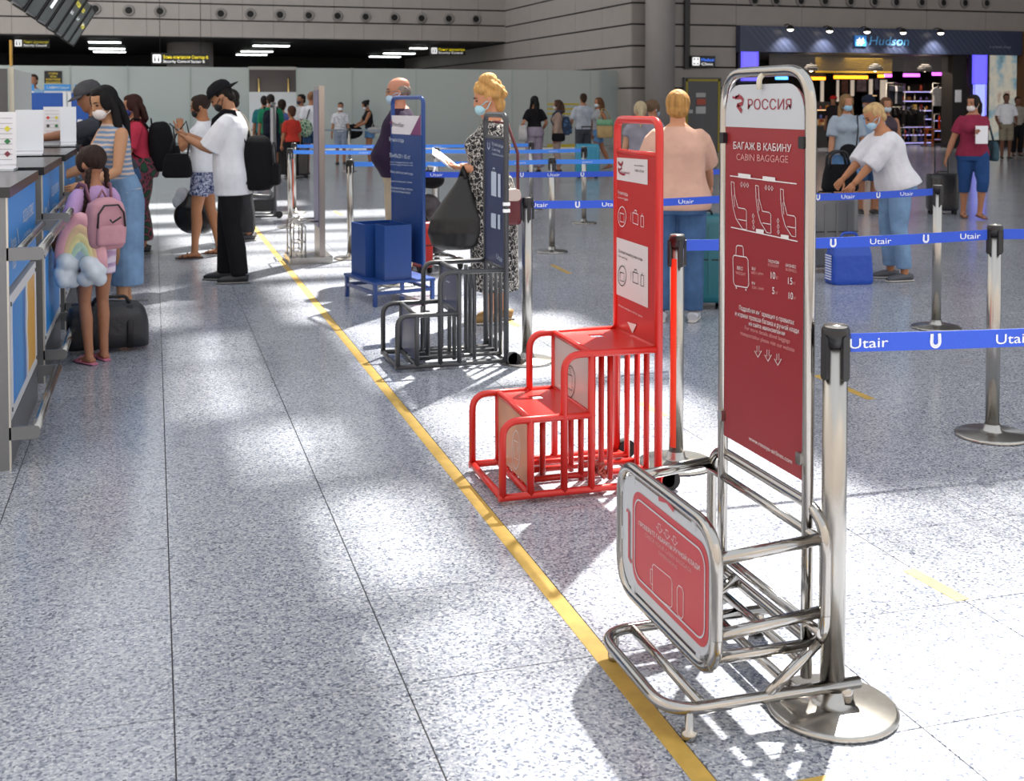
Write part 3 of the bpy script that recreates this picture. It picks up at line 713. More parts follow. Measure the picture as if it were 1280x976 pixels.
greyb = mat('clear_grey_board', 'b9b3b0', .3); orangeb = mat('peach_board', 'c98f70', .35, noise=.3, nscale=5)
t, sb, b1, b2, bs, x5 = sizer('luggage_sizer', 'bright red tube luggage sizer with two steps and red sign board', G(628, 632), redtube, redplate, (orangeb, greyb), redboard, 'red')
f = Face((bs.x + x5 - .0066, 0, 0), (-1, 0, 0), (0, -1, 0), sb, bs)
dark = mat('print_dark', '3a3436', .5)
mb = MB(); f.poly(mb, [(768.5, 196.5), (809.5, 199.5), (809.5, 231), (768.5, 224)], 1.0); obj('white_field', mb, mat('field_white', 'cfcbcc', .4), sb); mb = MB(); f.poly(mb, [(768.5, 295.5), (810, 309), (810, 385), (768.5, 366.5)], 1.0); obj('white_field', mb, MATS['field_white'], sb)
f.lift = .0026
mb = MB(); f.line(mb, [(772.5, 202), (774, 205), (776.5, 206), (778, 203.5), (777.5, 201.8)], .012); f.line(mb, [(775.5, 206), (777, 210), (774, 212.5), (772.5, 210)], .009); f.line(mb, [(772.5, 212), (774.5, 216), (778, 218), (781, 218)], .009); obj('bird_emblem', mb, logo_red, sb)
f.txt('nordwind', (776, 216.5), (787, 218), 3.6, logo_red); f.txt('www.nordwind.ru', (792.5, 207.5), (804.5, 208.6), 2.6, dark); f.txt('8 800 333 88', (793.5, 214.2), (804.5, 216), 3, dark)
f.txt('Ручная кладь', (772.3, 242), (785, 245.5), 4.4, prt); f.txt('Carry-on baggage', (772.3, 247.5), (785, 250.5), 2.6, prt); f.txt('Дополнительная ручная кладь', (773, 315), (803, 326.5), 3.8, dark); f.txt('Extra cabin bag', (773, 320.5), (784, 325), 2.6, dark)
f.txt('Можно измерить багаж здесь', (773, 382), (803, 397), 2.4, prt)
mr, md_ = MB(), MB()
for mb, dy, s_ in ((mr, 0, 0), (md_, 74, 1)):
    f.line(mb, [(777.5 + 5 * math.cos(R(a)), 271 + dy + 12.5 * math.sin(R(a)) - .3) for a in range(0, 361, 20)], .004)
    f.line(mb, [(775, 266 + dy), (780, 267.5 + dy), (780, 278 + dy), (775, 276.5 + dy), (775, 266 + dy)], .004)
    f.line(mb, [(791, 265.5 + dy), (797.5, 268 + dy), (797.5, 281 + dy), (791, 278.5 + dy), (791, 265.5 + dy)], .004); f.line(mb, [(793, 265 + dy), (793.2, 262.5 + dy), (795.8, 263.4 + dy), (795.8, 266.5 + dy)], .004)
    f.line(mb, [(801, 269.5 + dy), (804.5, 270.5 + dy), (804.5, 284 + dy), (801, 283 + dy), (801, 269.5 + dy)], .004); f.line(mb, [(802.7, 266.5 + dy), (802.7, 269.5 + dy)], .003)
    f.line(mb, [(788.5, 265 + dy), (788.5, 277 + dy)], .002)
obj('bag_drawing', mr, prt, sb); obj('bag_drawing', md_, dark, sb)
mb = MB(); f.poly(mb, [(784, 402), (795.5, 405.5), (790.5, 416.5)]); obj('arrow', mb, prt, sb)
f2 = Face((bs.x + .37 - .0046, 0, 0), (-1, 0, 0), (0, -1, 0), b2, bs); mb = MB()
f2.line(mb, [(712 + 6.5 * math.cos(R(a)), 477 + 20 * math.sin(R(a))) for a in range(0, 361, 20)], .004); f2.line(mb, [(709, 467), (715, 470), (715, 488), (709, 485), (709, 467)], .004); f2.line(mb, [(711, 466), (711, 460), (713.5, 461), (713.5, 468)], .003); obj('bag_drawing', mb, dark, b2)
f3 = Face((bs.x + .115 - .0046, 0, 0), (-1, 0, 0), (0, -1, 0), b1, bs); mb = MB()
f3.line(mb, [(645 + 5 * math.cos(R(a)), 562 + 24 * math.sin(R(a))) for a in range(0, 361, 20)], .004); f3.line(mb, [(642.5, 550), (648, 553), (648, 575), (642.5, 572), (642.5, 550)], .004); obj('bag_drawing', mb, prt, b1)
# the knot of scrap left inside the red sizer
kp = PZ(750, 596, .06); mb = MB()
for k in range(7):
    a = rng.uniform(-.03, .03, 3); b = rng.uniform(-.035, .035, 3); c = rng.uniform(-.03, .03, 3)
    mb.tube([Vector(a), Vector(b) + Vector((0, 0, .015)), Vector(c)], .007, 6)
k_ = tag(obj('crumpled_wrapper', mb, mat('wrapper_red', '9e3b2c', .35, coat=.3), loc=(kp.x, kp.y, .09)), 'small crumpled red wrapper lying inside the red sizer', 'litter')
# grey one
navy = mat('navy_board', '1f2c55', .4); navyc = mat('navy_step_board', '2c355a', .35); greytube = mat('grey_enamel', '3d3f43', .38, coat=.1)
t, sb, b1, b2, bs, x5 = sizer('luggage_sizer', 'dark grey tube luggage sizer with navy sign board', G(497, 466), greytube, None, (navyc, navyc), navy, 'grey')
f = Face((bs.x + x5 - .0066, 0, 0), (-1, 0, 0), (0, -1, 0), sb, bs); pw = mat('print_pale_blue', 'b8c6d8', .5)
f.lift = .0018
f.txt('Ручная кладь', (615, 181.5), (629, 185), 4, pw); f.txt('Cabin bag', (615, 187.5), (625, 190), 3.2, pw); f.txt('подробнее на сайте', (615, 193), (629, 196.5), 2.6, pw)
mb = MB(); f.line(mb, [(609.3, 178), (609.5, 184), (610.8, 186.5), (612, 184.5), (612, 178.5)], .01); obj('emblem', mb, pw, sb)
mb = MB()
for x0, y0, w, h in ((614, 214, 6.4, 30), (622.3, 217, 3.4, 29), (613.8, 266, 6.2, 18), (622.2, 268, 3, 18)): f.poly(mb, [(x0, y0), (x0 + w, y0 + w * .2), (x0 + w, y0 + h + w * .3), (x0, y0 + h)])
f.line(mb, [(616, 214), (616, 210), (618.5, 210.5), (618.5, 215)], .006); obj('bag_print', mb, pw, sb)
f.txt('Utair', (620.5, 323), (628, 328.5), 7, pw)
for z in (.92, .96): obj('clip', MB().box(x5 - .02, x5 + .02, -.018, .004, z, z + .02), white, t)
mb = MB(); ff = Face((bs.x + .37 - .0046, 0, 0), (-1, 0, 0), (0, -1, 0), b2, bs); ff.line(mb, [(557, 370), (557, 377)], .008); ff.line(mb, [(557.5, 351), (562, 353)], .006); obj('bag_drawing', mb, pw, b2)
# ------------------------------------------------------------------ blue stand with two bins
blue = mat('blue_enamel', '1a4285', .38, coat=.1); bluedark = mat('blue_board', '1a3c78', .4)
P = G(468, 384); RZ = R(13); M4 = Matrix.Translation((P.x, P.y, 0)) @ Matrix.Rotation(RZ, 4, 'Z')
nt_ = thing('bag_size_stand', 'blue metal stand with two open bins and tall navy sign board', 'luggage sizer', (P.x, P.y, 0), RZ)
pz = .19; Lx, Ly = .52, .6
obj('platform', MB().box(-.01, Lx, -.01, Ly, pz - .02, pz), blue, nt_)
for x in (.01, Lx - .02):
    for y in (.01, Ly - .02): obj('leg', MB().box(x - .014, x + .014, y - .014, y + .014, 0, pz - .02), blue, nt_)
for y in (.01, Ly - .02): obj('stretcher', MB().box(.01, Lx - .02, y - .01, y + .01, pz - .1, pz - .075), blue, nt_)
for x in (.01, Lx - .02): obj('stretcher', MB().box(x - .01, x + .01, .01, Ly - .02, pz - .1, pz - .075), blue, nt_)
def bin_(x0, x1, y0, y1, h):
    m = MB(); w = .008; z0, z1 = pz, pz + h
    m.box(x0, x1, y0, y0 + w, z0, z1); m.box(x0, x1, y1 - w, y1, z0, z1); m.box(x0, x0 + w, y0 + w, y1 - w, z0, z1); m.box(x1 - w, x1, y0 + w, y1 - w, z0, z1); m.box(x0 + w, x1 - w, y0 + w, y1 - w, z0, z0 + w)
    return obj('bin', m, blue, nt_)
bin_(.10, .33, .03, .21, .43); bin_(.04, .38, .27, .56, .42)
sx = .42
obj('sign_frame', MB().tube(fillet([(sx, 0, .12), (sx, 0, 1.615), (sx, Ly - .02, 1.615), (sx, Ly - .02, .12)], .06, 6), .017, 12), blue, nt_)
nb = obj('sign_board', MB().box(sx - .012, sx + .012, .015, Ly - .035, .3, 1.46), bluedark, nt_)
n_ = (M4.to_3x3() @ Vector((-1, 0, 0))); Mi = M4.inverted(); p0_ = M4 @ Vector((sx - .0125, 0, 0))
def nf(px, py, k=.001): return Mi @ PL(px, py, p0_ + n_ * k, n_)
ymx, zz0, zz1 = Ly - .03, nf(505, 168).z, 1.46
obj('white_head', MB().box(sx - .0145, sx - .0122, .012, ymx, zz0, zz1 + .01), mat('head_white', 'd5d3da', .4), nb)
mb = MB(); mb.add([(sx - .0155, .013, zz0), (sx - .0155, .21, zz0), (sx - .0155, .013, zz0 + .17)], [(0, 1, 2)]); obj('purple_corner', mb, mat('purple_print', '6f2a63', .4), nb)
def ntx(body, a, b, h, m):
    A = nf(*a, .0045); B = nf(*b, .0045); T = nf(a[0], a[1] - h, .0045); d = B - A
    text(body, A, d.normalized(), (0, 0, 1), d.length, (T - A).z, m, nb)
ntx('NordStar', (491.5, 157.5), (505, 159), 5, dark); ntx('Ручная кладь', (486.7, 176.5), (505, 178), 5, pw); ntx('55x40x20 / 10 кг', (487, 196), (513, 199), 5, pw)
for y in (203, 206): ntx('carry-on luggage allowance rules', (487.5, y), (516, y + 1.5), 1.8, pw)
ntx('Норма провоза ручной клади', (488, 215.5), (516, 219), 3, pw); ntx('проверьте размер вашего багажа', (488, 227), (515, 229), 2, pw); ntx('Пассажир обязан оплатить', (488.5, 235.5), (516, 238.5), 2.8, pw); ntx('сверхнормативный багаж', (488.5, 239.5), (513, 242.5), 2.8, pw)
mb = MB()
for pts in ([(488.5, 150), (490, 157)], [(487.2, 153), (490, 154), (489.4, 149.5)], [(490.2, 152), (489.8, 158.5)]):
    ribbon(mb, [nf(*p, .0045) for p in pts], .014, (-1, 0, 0))
obj('emblem', mb, mat('purple_print', '6f2a63', .4), nb)
# ------------------------------------------------------------------ slim steel pillar sign with a small cage
P = G(403, 329); pl = thing('pillar_sign', 'slim steel sign pillar with flat base plate and small wire cage', 'sign', (P.x, P.y, 0))
obj('base_plate', MB().rbox(-.32, .1, -.04, .48, 0, .065, .02), steel, pl)
obj('pillar', MB().box(-.025, .03, 0, .4, .06, 1.74), mat('pillar_steel', 'a39b95', .3, .9), pl)
obj('sign_face', MB().box(-.032, -.025, .02, .38, .35, 1.7), mat('pillar_purple', '6a6684', .4), pl)
for y in (.04, .36):
    obj('cage_rail', MB().tube(fillet([(-.3, y, .065), (-.3, y, .41), (-.02, y, .41)], .03, 4), .009, 8), chrome, pl)
    obj('cage_rail', MB().bar((-.16, y, .065), (-.16, y, .36), .008, 8), chrome, pl)
for x, z in ((-.3, .41), (-.3, .14), (-.16, .36), (-.16, .2), (-.1, .41)): obj('cage_bar', MB().bar((x, .04, z), (x, .36, z), .008, 8), chrome, pl)
P2 = G(367, 322); cg = thing('wire_cage', 'little steel wire basket rack attached before the slim pillar', 'rack', (P2.x, P2.y, 0))
for x in (0, .09):
    for y in (0, .3): obj('post', MB().bar((x, y, 0), (x, y, .4), .008, 8), chrome, cg)
for z in (.06, .15, .38):
    for y in (0, .3): obj('bar', MB().bar((0, y, z), (.09, y, z), .007, 8), chrome, cg)
    for x in (0, .09): obj('bar', MB().bar((x, 0, z), (x, .3, z), .007, 8), chrome, cg)
# ------------------------------------------------------------------ tall dark sizer on wheels by the man in black cap
P = G(333, 273); tr = thing('wheeled_stand', 'narrow dark stand with a tall pole and small wheel behind the black backpack', 'luggage sizer', (P.x, P.y, 0))
dk = mat('dark_enamel', '4a4a4c', .4)
zt2 = ATG(337, 130, P).z
for y in (0, .4): obj('pole', MB().tube([(.12, y, .03), (.12, y, zt2)], .022, 10), dk, tr)
obj('pole_top', MB().bar((.12, 0, zt2), (.12, .4, zt2), .022), dk, tr)
obj('face_board', MB().box(.1, .11, .02, .38, .35, zt2 - .05), mat('stand_face', '8d8d90', .4), tr)
for y in (0, .4):
    obj('cage_rail', MB().tube(fillet([(-.2, y, .03), (-.2, y, .3), (.12, y, .27)], .03, 4), .016, 8), dk, tr); obj('floor_rail', MB().bar((-.2, y, .03), (.17, y, .03), .016, 8), dk, tr)
obj('black_board', MB().box(-.17, .1, -.004, .004, .1, .26), black, tr)
obj('wheel', MB().tube([(.17, -.02, .05), (.17, .02, .05)], .05, 16), rubber, tr)
# ------------------------------------------------------------------ check-in desks along the aisle
metal = mat('desk_grey', '7d7f82', .35, .6); deskdark = mat('desk_top', '232428', .22); trimw = mat('desk_trim', 'c9c6be', .35, .5)
skyp = mat('panel_sky', '2f8fe0', .4); pap = mat('paper', 'e4e4ea', .5); acr = mat('acrylic', 'd9dfe8', .12, spec=.7)
whitep = mat('poster_white', 'd9dadd', .4)
FXD = -.6; PITCH = 1.64
def poster_mat():
    m = bpy.data.materials.new('beach_poster'); m.use_nodes = True; nt = m.node_tree; L = nt.links.new; b = nt.nodes['Principled BSDF']; b.inputs['Roughness'].default_value = .35
    tc = nt.nodes.new('ShaderNodeTexCoord'); sp = nt.nodes.new('ShaderNodeSeparateXYZ'); L(tc.outputs['Object'], sp.inputs[0])
    n = nt.nodes.new('ShaderNodeTexNoise'); n.inputs['Scale'].default_value = 6; n.inputs['Detail'].default_value = 4; L(tc.outputs['Object'], n.inputs['Vector'])
    ad = nt.nodes.new('ShaderNodeMath'); ad.operation = 'MULTIPLY_ADD'; ad.inputs[1].default_value = .12; L(n.outputs[0], ad.inputs[0]); L(sp.outputs[1], ad.inputs[2])
    r = nt.nodes.new('ShaderNodeValToRGB'); r.color_ramp.interpolation = 'LINEAR'; e = r.color_ramp.elements
    e[0].position = .0; e[0].color = lin('2b86d9'); e[1].position = 1; e[1].color = lin('e0a53a')
    for p, c in ((.4, '3f97dc'), (.55, '2567b4'), (.66, 'e9edf0'), (.70, 'e3b04d')): k = e.new(p); k.color = lin(c)
    L(ad.outputs[0], r.inputs[0]); L(r.outputs[0], b.inputs['Base Color']); return m
beach = poster_mat()
DNUM = ['nearest check-in desk with sky blue front and beach poster below', 'check-in desk beside the girl, blue front and blue poster below', 'check-in desk beside the dark haired woman with striped top', 'check-in desk fronted by the capped man', 'farthest check-in desk of the row']
for k in range(5):
    y0 = 5.4 + PITCH * k; L = 1.25
    d = thing('check_in_desk', DNUM[k], 'check-in desk', (FXD, y0, 0), group='check-in desks')
    obj('body', MB().box(-.95, -.03, .03, L, .0, 1.17), metal, d)
    ep = obj('end_panel', MB().box(-.95, 0, -.012, .03, 0, 1.17), metal, d)
    obj('edge_trim', MB().box(-.004, .004, -.014, .004, 0, 1.17), trimw, ep)
    obj('desk_top', MB().box(-.98, .015, -.03, L + .02, 1.17, 1.215), deskdark, d)
    fp = obj('blue_panel', MB().box(-.03, .0, .04, L, .78, 1.165), skyp, d)
    text('Очередь', (.0015, .1, .93), (0, 1, 0), (0, 0, 1), .22, .05, white, fp); text('сюда', (.0015, .16, .84), (0, 1, 0), (0, 0, 1), .14, .045, white, fp)
    mb = MB(); ribbon(mb, [(.0015, .36, .86), (.0015, .42, .93), (.0015, .36, 1.0)], .015, (1, 0, 0)); obj('arrow', mb, white, fp)
    text('ВСЕГДА В СЕРВИСЕ', (.0015, .62, 1.0), (0, 1, 0), (0, 0, 1), .52, .055, white, fp); text('CHECK-IN', (.0015, .66, .9), (0, 1, 0), (0, 0, 1), .3, .045, white, fp)
    pp = obj('poster_panel', MB().box(-.03, .0, .04, L - .03, .2, .74), whitep, d)
    obj('poster_print', MB().box(0, .0015, .0, .98, .0, .44), beach if k != 1 else skyp, pp, loc=(0, .14, .25))
    for y in (.08, L - .07):
        for z in (.24, .7): obj('screw', MB().tube([(0, y, z), (.004, y, z)], .01, 8), mat('screw_grey', '55565a', .4, .8), pp)
    obj('kick_plate', MB().box(-.03, -.002, .04, L, 0, .19), metal, d)
    for z, out in ((.93, .145), (.16, .12)):
        br = obj('rail_bracket', MB().rbox(-.02, out, -.014, .006, z - .03, z + .025, .02, 'y'), metal, d); obj('rail_bracket', MB().rbox(-.02, out, L - .03, L - .01, z - .03, z + .025, .02, 'y'), metal, d)
        obj('bumper_rail', MB().tube([(out - .02, -.01, z + .005), (out - .02, L - .01, z + .005)], .021, 12), steel, d)
        if z > .5: obj('bumper_rail', MB().tube([(.035, -.01, z + .005), (.035, L - .01, z + .005)], .018, 12), steel, d)
    if k: obj('back_wall', MB().box(-1.0, -.96, .0, L, 1.2, 1.35), metal, d)
# notices standing on the desks
def notice(px0, px1, pyb, pyt, desk, label, icons=0, dx=0.):
    y = 5.4 + PITCH * desk
    b = PL((px0 + px1) / 2, pyb, (0, 0, 1.215), (0, 0, 1)); Y = b.y
    x0, x1 = ATY(px0, pyb, Y).x, ATY(px1, pyb, Y).x; h = ATY(px0, pyt, Y).z - 1.215
    t = thing('notice_holder', label, 'notice', ((x0 + x1) / 2, Y, 1.216), group='notices on the desks'); w = (x1 - x0) / 2
    Mx = Matrix.Rotation(R(-6), 4, 'X')
    sh = obj('sheet', MB().box(-w, w, 0, .004, .0, h, Mx), pap, t); obj('stand_foot', MB().rbox(-w, w, -.09, .1, 0, .012, .01), acr, t)
    obj('clear_cover', MB().box(-w - .003, w + .003, -.0065, -.003, .03, h + .004, Mx), acr if not icons else pap, t)
    if icons:
        cols = ('c8372d', 'd9cf3a', '3b3b40', '2d7a4b', 'c8372d', '7c2e3e')
        for i in range(3):
            for j in range(2):
                c = Mx @ Vector((-w * .5 + j * w, -.0085, h * (.72 - .22 * i)))
                obj('hazard_icon', MB().prism([(0, -.016), (.016, 0), (0, .016), (-.016, 0)], lambda a, b_, d_: c + Mx @ Vector((a, d_ * -1, b_)), .001), mat('icon_' + cols[(i * 2 + j)], cols[i * 2 + j], .5), t)
        mb = MB()
        for i in range(9): 
            z = h * (.9 - .09 * i); mb.add([Mx @ Vector((-w * .85, -.0082, z)), Mx @ Vector((w * .8, -.0082, z)), Mx @ Vector((w * .8, -.0082, z + .0025)), Mx @ Vector((-w * .85, -.0082, z + .0025))], [(0, 1, 2, 3)])
        obj('small_print', mb, mat('print_grey', '9a9aa2', .6), t)
    return t
notice(-22, 20, 213, 141, 0, 'white hazard notice with red and yellow symbols on the nearest desk', 1)
notice(20, 54, 194, 138, 1, 'blank white notice board standing behind the hazard notice')
notice(55, 76, 181, 134, 2, 'white hazard notice with two columns of small symbols', 1)
notice(76, 95, 182, 134, 2, 'plain white sheet beside the small symbol notice')
# tall partition behind the first desks
pb = ATY(10, 128, 13.5); struct('partition', MB().box(pb.x - 2.5, pb.x, 13.45, 13.5, 0, ATY(10, 86, 13.5).z), mat('part_dark', '5c5b5c', .5), 'dark end of a tall partition behind the desks')
pw_ = thing('partition_panel', 'tall white panel with brass tipped edge behind the desks', 'partition', (pb.x + .02, 13.5, 0))
z1 = ATY(12, 86, 13.5).z; obj('panel', MB().box(0, .03, .03, 2.0, 0, z1), mat('part_white', 'c8cac8', .4), pw_); obj('edge_post', MB().box(-.01, .04, -.01, .03, 0, z1 + .02), mat('edge_cream', 'd8d2bf', .4), pw_)
obj('tip_sign', MB().box(-.0, .02, .0, .12, z1 + .03, ATY(12, 50, 13.5).z), mat('tip_yellow', 'c99b3e', .4), pw_)
# ------------------------------------------------------------------ far blue service counters before the glass
fb = mat('far_blue', '1f57b0', .45); fl = mat('far_sky', '3a97dd', .45)
FYB = 27.5
cn = thing('service_counter', 'royal blue service counter with pale blue header signs before the glass', 'counter', (0, FYB, 0))
def fx(px): return ATY(px, 140, FYB).x
zt_, zb_ = ATY(60, 116, FYB).z, 0
for a, b in ((38, 79), (87, 135)): obj('blue_panel', MB().box(fx(a), fx(b), 0, .06, 0, zt_), fb, cn)
for a in (79, 85): obj('white_post', MB().box(fx(a), fx(a) + .07, -.02, .08, 0, zt_ + .02), white, cn)
for a, b in ((24, 40), (53, 87), (92, 125)):
    h_ = obj('header_sign', MB().box(fx(a), fx(b), .5, .56, ATY(60, 113, FYB).z, ATY(60, 105, FYB).z), fl, cn)
    if b - a > 20:
        z = ATY(60, 110.5, FYB).z; text('Utair', (fx(a) + .06, .498, z), (1, 0, 0), (0, 0, 1), .2, .06, white, h_); text('Регистрация', (fx(b) - .4, .498, z), (1, 0, 0), (0, 0, 1), .36, .06, white, h_)
    obj('white_sign', MB().box(fx(a), fx(b), .52, .56, ATY(60, 117, FYB).z, ATY(60, 113.5, FYB).z), white, cn)
obj('worktop', MB().box(fx(96), fx(130), -.7, -.05, ATY(100, 166, FYB).z, ATY(100, 162, FYB).z), deskdark, cn); obj('desk_front', MB().box(fx(96), fx(130), -.66, -.6, 0, ATY(100, 166, FYB).z), fb, cn)
obj('monitor', MB().box(fx(98), fx(104), -.4, -.36, ATY(100, 157, FYB).z, ATY(100, 149, FYB).z), white, cn)
sg = thing('black_sign', 'black sign with yellow lettering fixed on the frosted glass', 'sign', (0, GY - .022, 0))
a, b = ATY(55, 88.5, GY - .1), ATY(77.5, 104, GY - .1); bo = obj('board', MB().box(a.x, b.x, -.02, .02, b.z, a.z), mat('sign_black', '101012', .4), sg)
yl_ = mat('sign_yellow', 'e0c32c', .4, emit='e0c32c', estr=.35)
for i, w in enumerate(('СТОЙКИ', 'ЗОНЫ', 'РЕГИСТРАЦИИ', 'ПАССАЖИРОВ')):
    ww = (b.x - a.x) * (.5, .36, .8, .82)[i]; text(w, ((a.x + b.x) / 2 - ww / 2, -.022, a.z - .1 - .085 * i), (1, 0, 0), (0, 0, 1), ww, .05, yl_, bo)
# ------------------------------------------------------------------ hanging signs
def hsign(px0, px1, py0, py1, Y, name, label, icon, l1, l2, c1, box=True):
    a, b = ATY(px0, py0, Y), ATY(px1, py1, Y); t = thing(name, label, 'sign', (a.x, Y, b.z)); W_, H_ = b.x - a.x, a.z - b.z
    bo = obj('sign_box', MB().box(0, W_, 0, .15, 0, H_), mat('sign_black', '101012', .4), t)
    ic = obj('icon', MB().prism(rrect(H_ * .12, H_ * .82, H_ * .14, H_ * .86, H_ * .08), lambda u, v, w: Vector((u, -.004 - w, v)), .003), glow('icon_white', 'e8e8e8', 1.), bo)
    mb = MB()
    if icon == 'guard':
        for cx in (.3, .62):
            mb.box(H_ * (cx - .06), H_ * (cx + .06), -.009, -.008, H_ * .25, H_ * .58); mb.box(H_ * (cx - .05), H_ * (cx + .05), -.009, -.008, H_ * .63, H_ * .74)
        mb.box(H_ * .45, H_ * .48, -.009, -.008, H_ * .2, H_ * .8)
    else:
        for cx in (.3, .64):
            for cz in (.3, .7): mb.box(H_ * (cx - .07), H_ * (cx + .07), -.009, -.008, H_ * (cz - .07), H_ * (cz + .07))
    obj('pictogram', mb, mat('sign_black', '101012', .4), ic)
    text(l1, (H_ * 1.0, -.003, H_ * .52), (1, 0, 0), (0, 0, 1), W_ - H_ * 1.12, H_ * .27, glow('sign_' + c1, c1, 1.1), bo); text(l2, (H_ * 1.0, -.003, H_ * .16), (1, 0, 0), (0, 0, 1), (W_ - H_ * 1.12) * .92, H_ * .24, glow('icon_white', 'e8e8e8', 1.), bo)
    for x in (W_ * .15, W_ * .85): obj('hanger', MB().bar((x, .07, H_), (x, .07, h1 + (-.02 if Y > FY else 4.7) - b.z), .012, 6), claddark, t)
    return t
hsign(189, 262, 66, 81, 47.2, 'hanging_sign', 'wide black sign for security control sector with yellow top line', 'guard', 'Зона контроля Сектор B', 'Security Control Sector B', 'e6d21e')
hsign(17, 62, 48, 60, 50, 'hanging_sign', 'dim black security sign near the hanging screens', 'guard', 'Пункт досмотра', 'Security Control', 'a99f1c')
hsign(538, 582, 58, 69, 50, 'hanging_sign', 'small black security sign before the angled wall', 'guard', 'Пункт досмотра', 'Security Control', 'd8c61c')
dsg = hsign(864, 894, 69.5, 84, SY - .1, 'door_sign', 'black sign with four-square symbol over the service door', 'lift', 'Medical', 'Clinic', '3f7bff')
for c in list(dsg.children):
    if c.name.startswith('hanger'): bpy.data.objects.remove(c)
# service door
dz = ATY(876, 97, SY + .1).z; da, db = ATY(854, 140, SY + .1).x, ATY(900, 140, SY + .1).x
do = struct('door_1', MB().box(da, db, SY + .02, SY + .14, 0, dz), mat('door_grey', '5b5b5f', .45), 'grey service door with yellow painted frame')
yf = mat('frame_yellow', 'a8992c', .5)
for x0, x1, z0, z1_ in ((da + .05, da + .12, 0, dz - .05), (db - .12, db - .05, 0, dz - .05), (da + .05, db - .05, dz - .12, dz - .05)): obj('yellow_frame', MB().box(x0, x1, SY, SY + .03, z0, z1_), yf, do)
for (p0_, p1_, c) in (((870, 116), (882, 121.5), 'b9b9b9'), ((871, 123.5), (882, 131), 'b5523f'), ((870, 133), (882, 142), 'c4c6c8'), ((861, 137), (866, 141.5), 'c4c6c8')):
    a, b = ATY(*p0_, SY), ATY(*p1_, SY); obj('notice', MB().box(a.x, b.x, SY - .005, SY + .02, b.z, a.z), mat('notice_' + c, c, .5), do)
cd = struct('trim_2', MB().box(ATY(857, 50, SY - .0).x, ATY(863, 50, SY - .0).x, SY + .02, SY + .15, ATY(860, 86, SY).z, 9), mat('conduit', '3b3a3d', .5), 'dark vertical conduit on the clad wall')
# ------------------------------------------------------------------ hanging flight screens over the desks
scr = mat('screen_black', '0e0f12', .25); shell = mat('screen_shell', '6f7274', .4)
ZB = 2.52
for k in range(7):
    y0 = 11.7 + k * 1.3
    d = thing('hanging_screen', ('hanging flight screen cut by the picture top, nearest', 'hanging flight screen second from the near end', 'hanging flight screen with white square logo', 'blank hanging flight screen after the white logo', 'hanging flight screen with long yellow header', 'hanging flight screen with short yellow header', 'farthest hanging flight screen with yellow edge strip')[k], 'screen', (-1.25, y0, ZB), group='flight screens over the desks')
    Mx = Matrix.Rotation(R(32), 4, 'Y')
    obj('shell', MB().box(-.09, -.0, 0, 1.06, 0, .64, Mx), shell, d); obj('side_cap', MB().box(-.1, .02, -.03, 0, -.02, .66, Mx), black, d); obj('side_cap', MB().box(-.1, .02, 1.06, 1.09, -.02, .66, Mx), black, d)
    pn = obj('panel', MB().box(0, .012, .02, 1.04, .02, .62, Mx), scr, d)
    def sf(u, v): return Mx @ Vector((.0135, 1.0 - u, v))
    du = (Mx.to_3x3() @ Vector((0, 1, 0))); dv = Mx.to_3x3() @ Vector((0, 0, 1))
    if k == 2:
        obj('logo', MB().add([sf(.7, .2), sf(.4, .2), sf(.4, .5), sf(.7, .5)], [(0, 1, 2, 3)]), glow('logo_white', 'eef2f4', .9), pn)
    if k in (4, 5, 6):
        text('Регистрация', sf(.95, .47 if k < 6 else .3), du, dv, .8 if k != 5 else .5, .07, glow('screen_yellow', 'e8dc2a', .9), pn); text('Check-in 14:20', sf(.9, .33), du, dv, .45, .05, glow('logo_white', 'eef2f4', .9), pn)
    obj('hanger', MB().bar((-.05, .5, .4), (-.05, .5, 6.4), .02, 8), shell, d)
# ------------------------------------------------------------------ duty shop at the back
YB = SY + 7.0
shopd = mat('shop_dark', '1a1718', .6)
def sx_(px, y=SY): return ATY(px, 100, y).x
IX0, IX1 = sx_(950), sx_(1193)
ss = struct('wall_shop_back', MB().box(SX0 + .4, SX1, YB, YB + .2, 0, HB + .3), mat('shop_back', '2a2422', .6), 'dark rear wall of the shop')
struct('wall_shop_side', MB().box(IX1 - .0, IX1 + .56, SY + .1, SY + .7, 0, HB), shopd, 'dark side wall of the shop entrance')
struct('wall_shop_end', MB().box(SX1 - .3, SX1, SY + .3, YB, 0, HB), shopd, 'dark end wall inside the shop')
struct('wall_shop_jamb', MB().box(SX0 + .1, SX0 + 1.0, SY + .8, YB, 0, HB), shopd, 'dark side wall at the near end of the shop')
struct('ceiling_shop', MB().box(SX0, SX1, SY + .3, YB, HB, HB + .2), mat('shop_ceiling', '575251', .6), 'grey shop ceiling')
hd = struct('shop_header', MB().box(SX0, SX1, SY - .12, SY + .3, HB, HT), mat('header_navy', '3b4460', .35), 'dark blue diagonal striped fascia over the shop')
stripe = mat('header_stripe', '47516d', .35); wz = HT - HB
for k in range(46):
    x = SX0 + .15 + k * (SX1 - SX0 - 1.2) / 46
    obj('diagonal_strip', MB().add([(x, SY - .125, HT - .01), (x + .12, SY - .125, HT - .01), (x + wz * .95 + .12, SY - .125, HB + .01), (x + wz * .95, SY - .125, HB + .01), (x, SY - .115, HT - .01), (x + .12, SY - .115, HT - .01), (x + wz * .95 + .12, SY - .115, HB + .01), (x + wz * .95, SY - .115, HB + .01)], [(0, 1, 2, 3), (0, 4, 5, 1), (1, 5, 6, 2), (2, 6, 7, 3), (3, 7, 4, 0)]), stripe, hd)
lg = thing('shop_sign', 'blue and white shop name lettering on the navy fascia', 'sign', (0, SY - .2, 0))
